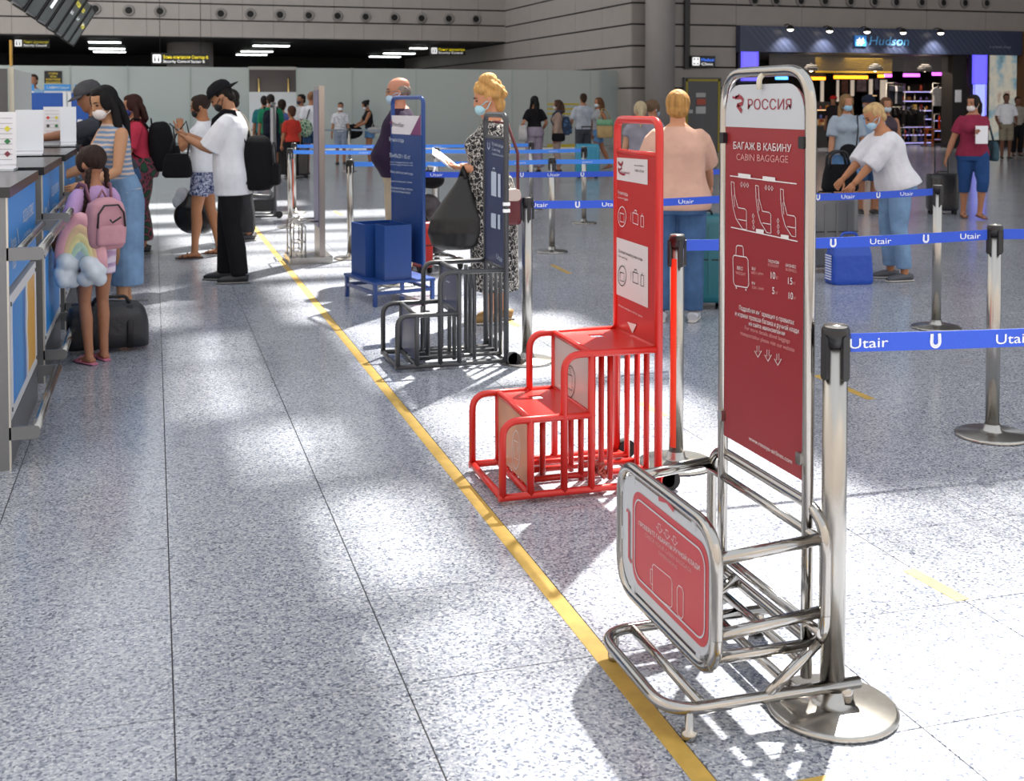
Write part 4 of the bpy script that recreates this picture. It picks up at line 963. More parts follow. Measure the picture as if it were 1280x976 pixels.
a, b = ATY(1069, 57.5, SY - .2), ATY(1083, 44.5, SY - .2); obj('badge', MB().box(a.x, b.x, 0, .06, a.z, b.z), glow('badge_blue', '2f7fd0', .3), lg)
text('#', (a.x + .06, -.003, a.z + .06), (1, 0, 0), (0, 0, 1), .28, .26, glow('logo_white', 'eef2f4', .9), lg)
c = ATY(1085, 57.5, SY - .2); e = ATY(1137, 57.5, SY - .2); text('Hudson', (c.x + .05, -.003, c.z + .04), (1, 0, 0), (.18, 0, .98), e.x - c.x - .1, .3, glow('name_blue', '5a9fd8', .22), lg)
g_ = ATY(1237, 60, SY - .13); text('a travel shop', (g_.x, SY - .128, g_.z), (1, 0, 0), (0, 0, 1), .9, .1, mat('pale_letters', '9aa0b0', .5), hd)
for k, (x, y) in enumerate(((988, 36), (1037, 38), (1084, 39), (1129, 40), (1176, 40.5))):
    p = ATY(x, y, SY - .5); t = thing('spot_lamp', ('spot lamp over the bare end of the fascia', 'second spot lamp along the shop fascia', 'spot lamp over the shop name start', 'spot lamp over the shop name end', 'spot lamp past the shop name')[k], 'lamp', p, group='spot lamps over the shop')
    obj('arm', MB().tube([(0, .37, .14), (0, .15, .16), (0, 0, .1)], .018, 8), claddark, t); obj('head', MB().lathe([(.1, -.02), (.11, .06), (.05, .12)], n=14), claddark, t); obj('bulb', MB().ball((0, 0, -.03), (.1, .1, .05)), glow('spot_glow', 'fff0dc', 7.), t)
    l = bpy.data.lights.new('spot_lamp_light', 'SPOT'); l.energy = 170; l.spot_size = R(100); l.spot_blend = .8; l.color = (1, .9, .8); l.shadow_soft_size = .06
    lo = bpy.data.objects.new('spot_lamp_light', l); COL.objects.link(lo); lo.parent = t; lo.location = (0, -.02, -.08); lo.rotation_euler = (R(22), 0, 0)
# shutter, header inside
sh = thing('roller_shutter', 'raised grey roller shutter grille under the shop fascia', 'shutter', (0, SY + .35, 0))
for k in range(9):
    z = ATY(1000, 88, SY + .35).z + k * .062; obj('slat', MB().box(sx_(968), sx_(1211), 0, .03, z, z + .05), mat('shutter_grey', '6b6765', .45, .3), sh)
ye = thing('yellow_panel', 'yellow promotional band inside the shop above the shelves', 'panel', (0, SY + 2.2, 0))
obj('band', MB().box(ATY(1020, 90, SY + 2.2).x, ATY(1115, 90, SY + 2.2).x, 0, .05, ATY(1060, 91, SY + 2.2).z, HB - .01), mat('promo_yellow', 'a8861e', .5), ye)
for k, x in enumerate((1014, 1094, 1156)):
    p = ATY(x, 85, SY + 1.5); t = thing('dome_lamp', ('white dome lamp at the near end of the shop', 'white dome lamp in the middle of the shop', 'white dome lamp above the hanging shirts')[k], 'lamp', p, group='dome lamps in the shop')
    obj('shade', MB().lathe([(.26, -.1), (.24, .02), (.14, .12), (.03, .16)], n=20), mat('dome_white', 'cfcac6', .4), t); obj('cord', MB().bar((0, 0, .15), (0, 0, HB - p.z + .02), .01, 6), claddark, t); obj('bulb', MB().ball((0, 0, -.06), .08), glow('dome_glow', 'ffe6c4', 4.5), t)
    l = bpy.data.lights.new('shop_fill_light', 'AREA'); l.energy = 62; l.color = (1, .86, .7); l.shape = 'RECTANGLE'; l.size = 1.6; l.size_y = 1.2
    lo = bpy.data.objects.new('shop_fill_light', l); COL.objects.link(lo); lo.parent = t; lo.location = (0, .3, HB - p.z - .06)  # wide area light added under the ceiling to brighten the shop
for k, (x0, x1, y, c, lb) in enumerate(((970, 985, 97.5, '4aa0ff', 'short blue light strip in the shop'), (1012, 1032, 98, 'ff9a1e', 'short orange light strip in the shop'), (1043, 1085, 96.5, 'ff9a1e', 'long orange light strip in the shop'), (1098, 1106, 95, 'ff9a1e', 'tiny orange light strip beside the purple one'), (1106, 1115, 94.5, 'd05ae8', 'short purple light strip in the shop'), (1130, 1150, 94, 'd05ae8', 'middle purple light strip in the shop'), (1166, 1192, 92.5, 'd05ae8', 'longest purple light strip in the shop'))):
    Y = SY + 3; a, b = ATY(x0, y + 1.8, Y), ATY(x1, y - 1.8, Y); t = thing('light_strip', lb, 'light strip', (a.x, Y, a.z)); obj('tube', MB().box(0, b.x - a.x, 0, .06, 0, b.z - a.z), glow('strip_' + c, c, 3.2), t); obj('backing', MB().box(-.0, b.x - a.x, .06, .1, -.02, HB - a.z + .01), shopd, t)
# light boxes beside the shop
for k, (x0, x1, y0, y1, c, kk, lb) in enumerate(((926, 948, 62, 101, '6a63f2', 1.1, 'violet light box at the near end of the shop'), (1215, 1234, 66, 105, '6a63f2', 1.1, 'upper violet light box by the shop exit'), (1216, 1233, 105.5, 150, 'aab6ff', .9, 'lower pale violet light box by the shop exit'))):
    Y = SY - .05; a, b = ATY(x0, y1, Y), ATY(x1, y0, Y); t = thing('light_box', lb, 'light box', (a.x, Y, a.z)); W_, H_ = b.x - a.x, b.z - a.z
    obj('frame', MB().box(-.05, W_ + .05, .0, .12, -.05, H_ + .05), mat('lightbox_frame', '2a2a66', .4), t); obj('panel', MB().box(0, W_, -.012, 0, 0, H_), glow('lb_' + c, c, kk), t)
    for x in (.03, W_ - .06): obj('tube', MB().box(x, x + .03, -.02, -.01, 0, H_), glow('lb_tube', '4a3cff', 2.2), t)
def art_mat():
    m = bpy.data.materials.new('poster_art'); m.use_nodes = True; nt = m.node_tree; L = nt.links.new; b = nt.nodes['Principled BSDF']
    tc = nt.nodes.new('ShaderNodeTexCoord'); n = nt.nodes.new('ShaderNodeTexNoise'); n.inputs['Scale'].default_value = 1.6; n.inputs['Detail'].default_value = 5; L(tc.outputs['Object'], n.inputs['Vector'])
    r = nt.nodes.new('ShaderNodeValToRGB'); e = r.color_ramp.elements; e[0].position = .28; e[0].color = lin('5c7f8c'); e[1].position = .75; e[1].color = lin('c7a24c')
    for p, c in ((.4, '8fb0bd'), (.48, 'c9c8bd'), (.58, 'd8d3c2'), (.66, 'b49b8c')): k = e.new(p); k.color = lin(c)
    L(n.outputs[0], r.inputs[0]); L(r.outputs[0], b.inputs['Base Color']); L(r.outputs[0], b.inputs['Emission Color']); b.inputs['Emission Strength'].default_value = .3; return m
Y = SY - .02; a, b = ATY(1236, 175, Y), ATY(1271, 67, Y); t = thing('lit_poster', 'tall backlit poster with pale blue and ochre shapes past the shop', 'poster', (a.x, Y, a.z)); obj('print', MB().box(0, b.x - a.x, -.01, .02, 0, b.z - a.z), art_mat(), t); obj('frame', MB().box(-.04, b.x - a.x + .04, .02, .08, -.04, b.z - a.z + .04), shopd, t)
struct('pillar_brown', MB().box(SX1, SX1 + 1.2, SY - .6, SY + .4, 0, HT), mat('brown_clad', '6d4a2c', .45), 'brown clad pier past the lit poster')
# white entry notice
a, b = ATY(1197, 127, SY - .02), ATY(1204, 113, SY - .02); t = thing('entry_notice', 'small white notice on the dark shop entrance wall', 'notice', (a.x, SY + .085, a.z)); obj('sheet', MB().box(0, b.x - a.x, -.01, .01, 0, b.z - a.z), pap, t); obj('holder', MB().box(-.02, b.x - a.x + .02, .01, .02, -.02, b.z - a.z + .02), acr, t)
# shelves with goods
random.seed(5)
GC = ['c8862f', 'd9b25a', '8c2f28', 'e0d6c2', '4f5fae', '9c7bd6', 'b8472f', '3d6f88', 'd8ccb8', '74522e', 'e06a28', '5a4a86']
def rack(px0, px1, Y, rows, label, warm):
    x0, x1 = ATY(px0, 120, Y).x, ATY(px1, 120, Y).x
    t = thing('shop_shelf', label, 'shelf', (x0, Y, 0)); W_ = x1 - x0; zt_ = ATY(1060, rows[0] - 9, Y).z
    obj('back', MB().box(0, W_, .42, .46, 0, zt_), shopd, t)
    for x in (0, W_): obj('upright', MB().box(x - .02, x + .02, .0, .44, 0, zt_), shopd, t)
    for r_ in rows:
        z = ATY(1060, r_, Y).z; s_ = obj('shelf_board', MB().box(.02, W_ - .02, .0, .42, z - .03, z), mat('shelf_wood', '5d4a44', .5), t)
        obj('edge_light', MB().box(.05, W_ - .05, .0, .015, z - .06, z - .035), glow('edge_warm', 'ffcf9a', 1.2) if warm else glow('edge_cool', 'b9b4ff', 1.3), t)
        n = int(W_ / .24)
        for i in range(n):
            if random.random() < .12: continue
            w = random.uniform(.07, .17); h = random.uniform(.1, .24); xx = (i + .5) * W_ / n; c = random.choice(GC); kind = random.choice(('bottle', 'box', 'jar'))
            m = MB()
            if kind == 'bottle': m.lathe([(w * .4, 0), (w * .42, h * .55), (w * .15, h * .75), (w * .15, h), (0, h)], n=10)
            elif kind == 'jar': m.lathe([(w * .45, 0), (w * .5, h * .3), (w * .48, h * .7), (w * .36, h * .8), (w * .38, h), (0, h)], n=10)
            else: m.rbox(-w / 2, w / 2, -.06, .06, 0, h, .015)
            tag(obj('shop_' + kind, m, mat('goods_' + c, c, .4), loc=(x0 + xx, Y + .18, z + .001)), f'small {kind} displayed on the {label}', kind, f'goods on the {label}')
    return t
rack(1128, 1166, SY + 3.4, (113, 125, 137, 148, 158, 168, 178), 'violet lit gift shelf behind the dark clothes rail', False)
rack(1085, 1104, SY + 5.2, (118, 134, 150), 'narrow back shelf by the long orange strip', True)
rack(1166, 1190, SY + 3.9, (150, 163, 174), 'low violet shelf under the shirts', False)
rack(1008, 1050, SY + 3.0, (136, 148, 160, 172), 'warm snack shelf near the red cap seller', True)
# lit white pillars in the shop
for k, (x0, x1, y0, y1) in enumerate(((1026, 1030, 100, 165), (1046, 1049, 100, 165), (1064, 1068, 100, 120), (1087, 1091, 99, 118), (1101, 1109, 100, 125))):
    Y = SY + 4.5; a, b = ATY(x0, y1, Y), ATY(x1, y0, Y); t = thing('display_pillar', ('narrow pale display pillar beside the red cap', 'narrow pale display pillar, second from the shop end', 'short pale display pillar near the photo prints', 'short pale display pillar before the striped prints', 'wide pale display pillar beside the dark clothes rail')[k], 'pillar', (a.x, Y, 0))
    obj('face', MB().box(0, b.x - a.x, 0, .06, a.z, b.z), glow('pillar_lit', 'd8c8b8', .5), t); obj('core', MB().box(-.03, b.x - a.x + .03, .06, .2, 0, b.z + .1), shopd, t)
for k, (x0, x1, y0, y1, c) in enumerate(((1071, 1083, 98, 114, '8a7480'), (1052, 1060, 100, 116, '7c4a3a'), (1093, 1099, 98, 112, '6a6478'))):
    Y = SY + 4.6; a, b = ATY(x0, y1, Y), ATY(x1, y0, Y); t = thing('photo_print', ('grey photo print high on the shop wall', 'brown photo print high on the shop wall', 'bluish photo print high on the shop wall')[k], 'print', (a.x, Y, a.z)); obj('print', MB().box(0, b.x - a.x, 0, .01, 0, b.z - a.z), mat('photo_' + c, c, .5, noise=.6, nscale=6), t); obj('frame', MB().box(-.03, b.x - a.x + .03, .01, .03, -.03, b.z - a.z + .03), shopd, t)
# clothes
def shirt(px, py, Y, c, s, label, group=None, ang=0.):
    p = ATY(px, py, Y); t = thing('hanging_shirt', label, 'shirt', p, R(ang), group)
    poly = [(-.1, 0), (-.2, -.03), (-.34, -.2), (-.25, -.27), (-.19, -.2), (-.2, -.68), (.2, -.68), (.19, -.2), (.25, -.27), (.34, -.2), (.2, -.03), (.1, 0), (.05, -.04), (-.05, -.04)]
    obj('fabric', MB().prism([(a * s, b * s) for a, b in poly], lambda u, v, w: Vector((u, w - .04, v)), .08 * s), cloth('shirt_' + c, c), t)
    obj('hanger', MB().tube([(-.12 * s, 0, -.03 * s), (0, 0, .05 * s), (.12 * s, 0, -.03 * s)], .012, 6).tube([(0, 0, .05 * s), (0, 0, .14 * s)], .008, 6), steel, t)
shirt(1173, 109, SY + 1.6, 'e6e4ea', 1.0, 'white shirt hanging out front in the shop'); shirt(1182, 108, SY + 1.9, '2a2a30', .95, 'black shirt hanging behind the white one')
for k in range(4): shirt(1174 + k * 4.5, 145 + (k % 2), SY + 1.6 + .1 * k, ('d2401e', 'e05324', 'c8361c', 'b9b4b4')[k], .75, ('deep orange shirt low on the rail', 'bright orange shirt low on the rail', 'red orange shirt low on the rail', 'grey shirt at the end of the low rail')[k], ang=50)
for k in range(7): shirt(1112 + k * 2.4, 107 + k * .2, SY + 2.2 + .12 * k, ('20232f', '262a38', '1c1f2a', 'c9c7cc', '2a2d3a', '1f222c', '23262f')[k], .95, ('first', 'second', 'third', 'pale fourth', 'fifth', 'sixth', 'seventh')[k] + ' shirt on the dark clothes rail', ang=62)
for k in range(9): shirt(1108 + k * 5.2, 136 + (k % 3), SY + 1.9 + .1 * (k % 4), ('1b1a1e', '221f22', '19191c')[k % 3], .8, 'black garment on the lower crowded rail', 'black garments on the lower rail', ang=40 + 9 * k)
for k in range(8): shirt(1116 + k * 5, 160 + (k * 5 % 4), SY + 1.7, ('6d4a3a', '8f8a80', '3d5a4a', '9a3a30', '4a3f5c', 'a89a7a', '2e3a4a', '7a5a6a')[k], .42, ('brown', 'grey beige', 'green', 'red', 'violet', 'sand', 'slate', 'mauve')[k] + ' small bag on the bottom rail', ang=55)
def rail(label, p0, p1, z):
    a = Vector((p0[0], p0[1], 0)); b = Vector((p1[0], p1[1], 0)); t = thing('clothes_rail', label, 'clothes rail', a)
    obj('bar', MB().bar((0, 0, z), (b - a) + Vector((0, 0, z)), .016, 8), steel, t)
    for q in (Vector((0, 0, 0)), b - a): obj('post', MB().bar(q, q + Vector((0, 0, z)), .018, 8), steel, t); obj('foot', MB().lathe([(.14, 0), (.14, .02), (.03, .03)], q, 12), black, t)
for lb, px0, px1, py, y0, y1, dz in (('upper rail with dark shirts', 1108, 1131, 107.5, SY + 2.1, SY + 3.05, .1), ('front rail with white shirt', 1166, 1192, 108.5, SY + 1.55, SY + 1.95, .12), ('lower rail with orange shirts', 1168, 1194, 145.5, SY + 1.5, SY + 2.0, .08), ('lower rail crowded with black garments', 1102, 1156, 137, SY + 1.8, SY + 2.3, .09), ('bottom rail with small bags', 1112, 1156, 161.5, SY + 1.68, SY + 1.72, .05)):
    a, b = ATY(px0, py, y0), ATY(px1, py, y1); rail(lb, a, b, (a.z + b.z) / 2 + dz)
# wooden step display
Y = SY + 1.2; a, b = ATY(1166, 187, Y), ATY(1190, 168, Y); t = thing('display_table', 'low wooden display table under the orange shirts', 'table', (a.x, Y, 0)); W_ = b.x - a.x
obj('top', MB().box(-.05, W_ + .05, 0, .5, .6, .64), mat('orange_wood', '8a4a26', .45), t); obj('shelf', MB().box(0, W_, .02, .48, .22, .25), mat('orange_wood', '8a4a26', .45), t)
for x in (0, W_ - .05):
    for y in (.02, .44): obj('leg', MB().box(x, x + .05, y, y + .05, 0, .6), mat('orange_wood', '8a4a26', .45), t)
# produce display near the seller
t = thing('snack_stand', 'heaped stand of orange and cream snacks below the red cap', 'stand', (ATY(1012, 170, SY + 1.6).x, SY + 1.6, 0)); obj('stand', MB().box(0, 1.1, 0, .6, 0, .75), shopd, t); obj('tray', MB().box(-.03, 1.13, -.03, .63, .75, .8), mat('shelf_wood', '5d4a44', .5), t)
for k in range(40):
    x = .1 + .22 * (k % 5); y = .08 + .14 * (k // 5 % 4); z = .851 + .101 * (k // 20)
    c = random.choice(('c98a3a', 'd8b078', 'b8552a', 'e0c8a0', '8a3a20')); tag(obj('snack_pack', MB().rbox(-.06, .06, -.045, .045, -.05, .05, .02), mat('snack_' + c, c, .4), loc=(t.location.x + x, t.location.y + y, z)), 'small packet in the heap on the snack stand', 'packet', 'packets on the snack stand')
# ------------------------------------------------------------------ people
def skinm(c): return mat('skin_' + c, c, .55, noise=.08, nscale=20, spec=.35)
def hairm(c): return mat('hair_' + c, c, .7, spec=.25, noise=.45, nscale=45, stretch=(1, 1, .18), bump=.8, bscale=60)
def ik(a, b, l1, l2, pole):
    d = b - a; L = min(max(d.length, .02), (l1 + l2) * .999); dn = d.normalized()
    x = (l1 * l1 - l2 * l2 + L * L) / (2 * L); hgt = math.sqrt(max(l1 * l1 - x * x, 0))
    p = pole - dn * pole.dot(dn); p = p.normalized() if p.length > 1e-5 else dn.orthogonal()
    return a + dn * x + p * hgt, a + dn * L
PROF = {  # z: half width, half depth, forward shift
 'm': [(.80, .15, .1, -.01), (.86, .162, .108, -.012), (.93, .168, .11, -.01), (1.02, .158, .103, 0), (1.1, .155, .1, .002), (1.2, .166, .108, .003), (1.3, .18, .113, 0), (1.36, .178, .105, -.006), (1.4, .15, .085, -.012), (1.43, .105, .07, -.012), (1.455, .066, .06, -.008)],
 'f': [(.80, .16, .108, -.015), (.86, .178, .12, -.018), (.93, .175, .116, -.012), (1.02, .145, .097, 0), (1.09, .132, .09, .003), (1.18, .142, .1, .012), (1.26, .155, .118, .016), (1.33, .158, .1, .002), (1.38, .14, .08, -.01), (1.41, .1, .066, -.012), (1.445, .058, .054, -.008)]}
HEADR = [(.0, .018, .024, .05), (.012, .036, .04, .04), (.035, .052, .06, .024), (.06, .06, .074, .012), (.09, .066, .086, .004), (.12, .071, .093, -.002), (.15, .074, .096, -.008), (.18, .07, .091, -.012), (.205, .056, .074, -.014), (.222, .034, .046, -.014), (.23, .008, .01, -.014)]
def smoothp(P, z):
    if z <= P[0][0]: return P[0][1:]
    for a, b in zip(P, P[1:]):
        if z <= b[0]:
            t = (z - a[0]) / (b[0] - a[0]); return tuple(a[i] * (1 - t) + b[i] * t for i in (1, 2, 3))
    return P[-1][1:]
def ring(z, hw, hd, yo, n=20, e=.85):
    out = []
    for k in range(n):
        w = 2 * math.pi * k / n; c, s = math.cos(w), math.sin(w)
        out.append(Vector((hw * math.copysign(abs(c) ** e, c), yo + hd * math.copysign(abs(s) ** e, s), z)))
    return out
PEOPLE = {}
def person(key, label, feet, top, heading, sex='f', girth=1., belly=0., lean=0., fpos=((-.09, 0), (.09, 0)), lift=(0, 0), lh=(-.24, .06, .80), rh=(.24, .06, .80),
           head=(0, 0), skin='c08a6a', topc=None, sleeve=.45, hem=.9, loose=.016, bottom=None, shoe=None, hair=None, mask=None, near=False, hscale=1., kneel=0., palm=None, curl=28, child=False, arms_pole=None, neckline=0, h=None):
    g = G(*feet); z = ATG(feet[0], top, g).z if h is None else h
    s = z * hscale / 1.70; rz = R(heading - 90)
    t = thing('person', label, 'person', (g.x, g.y, 0), rz)
    vox = (.009 if near else .0135)
    S_ = Matrix.Scale(s, 4)
    cl, sl = math.cos(R(lean)), math.sin(R(lean))
    hipz = .92 - kneel; back = -math.sin(R(lean)) * .12
    def T(p):
        p = Vector(p); y, zz = p.y, p.z - .92
        return Vector((p.x, back + y * cl + zz * sl, hipz + zz * cl - y * sl))
    P = PROF[sex]
    def trunk(z0, z1, inf, step=.045, flare=0.):
        rs = []; n = max(2, int((z1 - z0) / step))
        for k in range(n + 1):
            zz = z0 + (z1 - z0) * k / n; hw, hd, yo = smoothp(P, zz)
            q = belly * math.exp(-((zz - 1.04) / .13) ** 2)
            fl = flare * max(0, (1.2 - zz)); inf_ = inf * (1 - .75 * min(1, max(0, (zz - 1.28) / .12)))
            rs.append([T(v) for v in ring(zz, hw * girth + inf_ + q * .5 + fl, hd * girth + inf_ + q * .5 + fl, yo + q * .55)])
        return rs
    # joints
    hips = [Vector((sx * .088 * girth ** .5, back, hipz - .02)) for sx in (-1, 1)]
    ank = [Vector((fpos[i][0], fpos[i][1] - .03, .085 + lift[i])) for i in (0, 1)]
    knees = []; 
    for i in (0, 1):
        k_, a_ = ik(hips[i], ank[i], .415, .405, Vector(((-.12, .12)[i], 1, 0))); knees.append(k_); ank[i] = a_
    sho = [T((sx * (.172 if sex == 'm' else .152) * girth ** .35, -.01, 1.358)) for sx in (-1, 1)]
    wr = []; elb = []
    for i, tg in enumerate((lh, rh)):
        pole = Vector(arms_pole[i]) if arms_pole else Vector(((-.45, .45)[i], -1, -.35))
        e_, w_ = ik(sho[i], Vector(tg), .285, .25, pole); elb.append(e_); wr.append(w_)
    # head
    nk = T((0, .0, 1.485)); yaw, pit = head; sc_h = 1.22 if child else 1.
    HM = Matrix.Translation(nk) @ Matrix.Rotation(R(yaw), 4, 'Z') @ Matrix.Rotation(R(-pit - lean * .35), 4, 'X') @ Matrix.Scale(sc_h, 4) @ Matrix.Translation((0, .005, -.015))
    H = lambda x, y, zz: HM @ Vector((x, y, zz))
    gf = girth ** .5
    body = MB()
    body.loft(trunk(.8, 1.455, 0)); body.tube([T((0, -.008, 1.42)), nk, H(0, -.012, .05)], [.058 * gf, .052 * gf, .05 * gf], 12)
    body.loft([[H(v.x, v.y, v.z) for v in ring(zz, a, b, c, 18, .95)] for zz, a, b, c in HEADR])
    body.loft([[H(v.x, v.y, v.z) for v in ring(zz, a, b, c, 8)] for zz, a, b, c in ((.078, .012, .014, .088), (.086, .016, .02, .09), (.1, .011, .018, .088), (.125, .007, .012, .086))])
    for sx in (-1, 1): body.ball(H(sx * .074, -.008, .105), (.011 * sc_h, .02 * sc_h, .03 * sc_h), 8, 6)
    if sex == 'f' and not child:
        for sx in (-1, 1): body.ball(T((sx * .07 * girth, .085 * girth, 1.245)), .066 * girth, 10, 8)
    for i in (0, 1):
        m1 = sho[i].lerp(elb[i], .4); m2 = elb[i].lerp(wr[i], .3)
        body.tube([sho[i], m1, elb[i], m2, wr[i]], [.047 * gf, .046 * gf, .038 * gf, .041 * gf, .027], 12); body.ball(sho[i], .044 * gf, 10, 8)
        a1 = hips[i].lerp(knees[i], .45); c1 = knees[i].lerp(ank[i], .3) + Vector((0, -.012, 0)); c2 = knees[i].lerp(ank[i], .7)
        body.tube([hips[i] + Vector((0, 0, .03)), a1, knees[i], c1, c2, ank[i] - Vector((0, 0, .02))], [.09 * gf, .075 * gf, .053 * gf, .055 * gf, .04, .036], 12)
        f0 = ank[i]; dn = Vector(((-.12, .12)[i], 1, -lift[i] * 3.)).normalized()
        body.tube([f0 + dn * -.06 + Vector((0, 0, -.055)), f0 + Vector((0, 0, -.04)), f0 + dn * .09 + Vector((0, 0, -.058)), f0 + dn * .165 + Vector((0, 0, -.066))], [.028, .038, .032, .018], 10, ax=(1.1, .72))
    # hands
    fing = MB(); hands = []
    for i in (0, 1):
        d = (wr[i] - elb[i]).normalized(); pn = Vector(palm[i]) if palm else Vector(((1, -1)[i], .2, -.1))
        pn = (pn - d * pn.dot(d)).normalized(); sd = d.cross(pn).normalized() * (1, -1)[i]       # towards the thumb
        w = wr[i]; Mh = Matrix((sd, d, pn)).transposed()
        body.ball(w + d * .045, (.038, .052, .017), 10, 8, Mh.to_4x4() if False else Mh)
        for k, (off, L) in enumerate(((.027, .068), (.009, .078), (-.009, .073), (-.026, .056))):
            p = w + d * .082 + sd * off; pts = [p - d * .02, p]; q = d
            for j in range(3):
                ang = R(curl * (.8 + .25 * j)); q = (q * math.cos(ang) + pn * math.sin(ang)).normalized(); p = p + q * (L * (.45, .32, .23)[j]); pts.append(p)
            fing.tube(pts, [.0085, .0088, .0082, .0075, .006], 6)
        p = w + d * .025 + sd * .028; td = (d * .75 + sd * .6 + pn * .35).normalized()
        fing.tube([p, p + td * .03, p + td * .05 + d * .012, p + td * .06 + d * .032], [.011, .0105, .009, .007], 6)
        hands.append(w + d * .075 + pn * .015)
    bo = soft('body', body.xf(S_), skinm(skin), t, vox, 2, fing.xf(S_))
    bo['label'] = 'bare skin of arms, legs and face'
    # clothes
    if topc is not None:
        m = MB(); m.loft(trunk(hem, 1.4 if neckline else 1.44, loose, flare=loose * .9))
        if sex == 'f' and not child:
            for sx in (-1, 1): m.ball(T((sx * .068 * girth, .085 * girth, 1.245)), .066 * girth + loose * .8, 10, 8)
        for i in (0, 1):
            if sleeve > 0:
                pts = [sho[i].lerp(T((0, 0, 1.36)), .45), sho[i].lerp(T((0, 0, 1.36)), .1), sho[i].lerp(elb[i], .12)]; rs = [.05 * gf, .056 * gf + max(.012, loose * .35), .056 * gf + max(.012, loose * .6)]
                L1 = .285 / .535
                if sleeve <= L1: pts += [sho[i].lerp(elb[i], sleeve / L1 * .5), sho[i].lerp(elb[i], sleeve / L1)]; rs += [.054 * gf + loose * 1.1, .05 * gf + loose * 1.4]
                else: pts += [sho[i].lerp(elb[i], .5), elb[i], elb[i].lerp(wr[i], (sleeve - L1) / (1 - L1) + .001)]; rs += [.05 * gf + loose, .044 * gf + loose, .036 * gf + loose]
                m.tube(pts, rs, 12)
            else: m.tube([sho[i].lerp(T((0, 0, 1.36)), .75), sho[i].lerp(T((0, 0, 1.36)), .22)], [.05 * gf, .045 * gf], 10)
        soft('top', m.xf(S_), topc, t, vox, 6)
    if bottom:
        kind, bm_, ln, bl_ = bottom
        m = MB()
        if kind in ('pants', 'shorts'):
            m.loft(trunk(.8, 1.02, bl_ * .8))
            for i in (0, 1):
                pts = [hips[i] + Vector((0, 0, .05)), hips[i].lerp(knees[i], .5)]; rs = [.095 * gf + bl_ * .7, .079 * gf + bl_]
                if ln <= .5: pts.append(hips[i].lerp(knees[i], ln * 2)); rs.append(.079 * gf - .026 * (ln * 2 - .5) + bl_ * 1.5)
                else:
                    e = (ln - .5) * 2; pts += [knees[i], knees[i].lerp(ank[i], e * .5) + Vector((0, -.006, 0)), knees[i].lerp(ank[i], e) + Vector((0, 0, -.02 * (e > .9)))]; rs += [.056 * gf + bl_, .055 + bl_ * 1.1, .042 + bl_ * 1.4]
                if ln <= .5 and ln < .26: pts = [pts[0], pts[-1]]; rs = [rs[0], rs[-1]]
                m.tube(pts, rs, 14)
            soft('trousers' if ln > .6 else 'shorts', m.xf(S_), bm_, t, vox, 3)
        else:
            bl_, tp = bl_ if isinstance(bl_, tuple) else (bl_, 0.)
            # skirt or dress: hem height ln
            zw = 1.04; n = 9; rs = []
            kc = (knees[0] + knees[1]) / 2; ac = (ank[0] + ank[1]) / 2
            for k in range(n + 1):
                u = k / n; zz = zw + (ln - zw) * u; hw, hd, yo = smoothp(P, max(zz, .86))
                cx = (0 if zz > .5 else 0); cy = back if zz > .6 else back + (ac.y + .02 - back) * min(1, (.6 - zz) / .6)
                hw2 = max(hw * girth, .1) + bl_ + tp * u; hd2 = hd * girth + bl_ + tp * .5 * u
                rs.append([Vector((v.x * (1 + .03 * u * math.sin(5 * j)), v.y + cy, v.z)) for j, v in enumerate(ring(zz, hw2, hd2, yo, 20))] if zz < .9 else [T(v) for v in ring(zz, hw2, hd2, yo, 20)])
            m.loft(rs); soft('skirt', m.xf(S_), bm_, t, vox, 2)
    if shoe:
        kind, c = shoe
        for i in (0, 1):
            f0 = ank[i]; dn = Vector(((-.12, .12)[i], 1, -lift[i] * 3.)).normalized(); m = MB()
            if kind == 'shoe':
                m.tube([f0 + dn * -.07 + Vector((0, 0, -.045)), f0 + dn * -.02 + Vector((0, 0, -.035)), f0 + dn * .06 + Vector((0, 0, -.045)), f0 + dn * .15 + Vector((0, 0, -.058)), f0 + dn * .185 + Vector((0, 0, -.064))], [.036, .046, .046, .036, .02], 12, ax=(1, .8))
                so = MB().tube([f0 + dn * -.085 + Vector((0, 0, -.075)), f0 + dn * .05 + Vector((0, 0, -.075)), f0 + dn * .14 + Vector((0, 0, -.075)), f0 + dn * .195 + Vector((0, 0, -.075))], [.03, .042, .042, .025], 12, ax=(1, .24))
                o = obj('shoe', m.xf(S_), c, t); obj('sole', so.xf(S_), mat('sole_pale', 'c9c5c0', .6) if c.name != 'sh_dark' else mat('sole_grey', '8f8d8a', .6), o)
            else:
                so = MB().tube([f0 + dn * -.085 + Vector((0, 0, -.074)), f0 + dn * .05 + Vector((0, 0, -.074)), f0 + dn * .14 + Vector((0, 0, -.074)), f0 + dn * .195 + Vector((0, 0, -.074))], [.03, .042, .044, .028], 12, ax=(1, .25))
                o = obj('sandal', so.xf(S_), c, t)
                m.tube([f0 + dn * .06 + Vector((.045, 0, -.07)), f0 + dn * .075 + Vector((0, 0, -.025)), f0 + dn * .06 + Vector((-.045, 0, -.07))], .009, 6); m.tube([f0 + dn * .12 + Vector((.042, 0, -.07)), f0 + dn * .12 + Vector((0, 0, -.042)), f0 + dn * .12 + Vector((-.042, 0, -.07))], .009, 6)
                obj('strap', m.xf(S_), c, o)
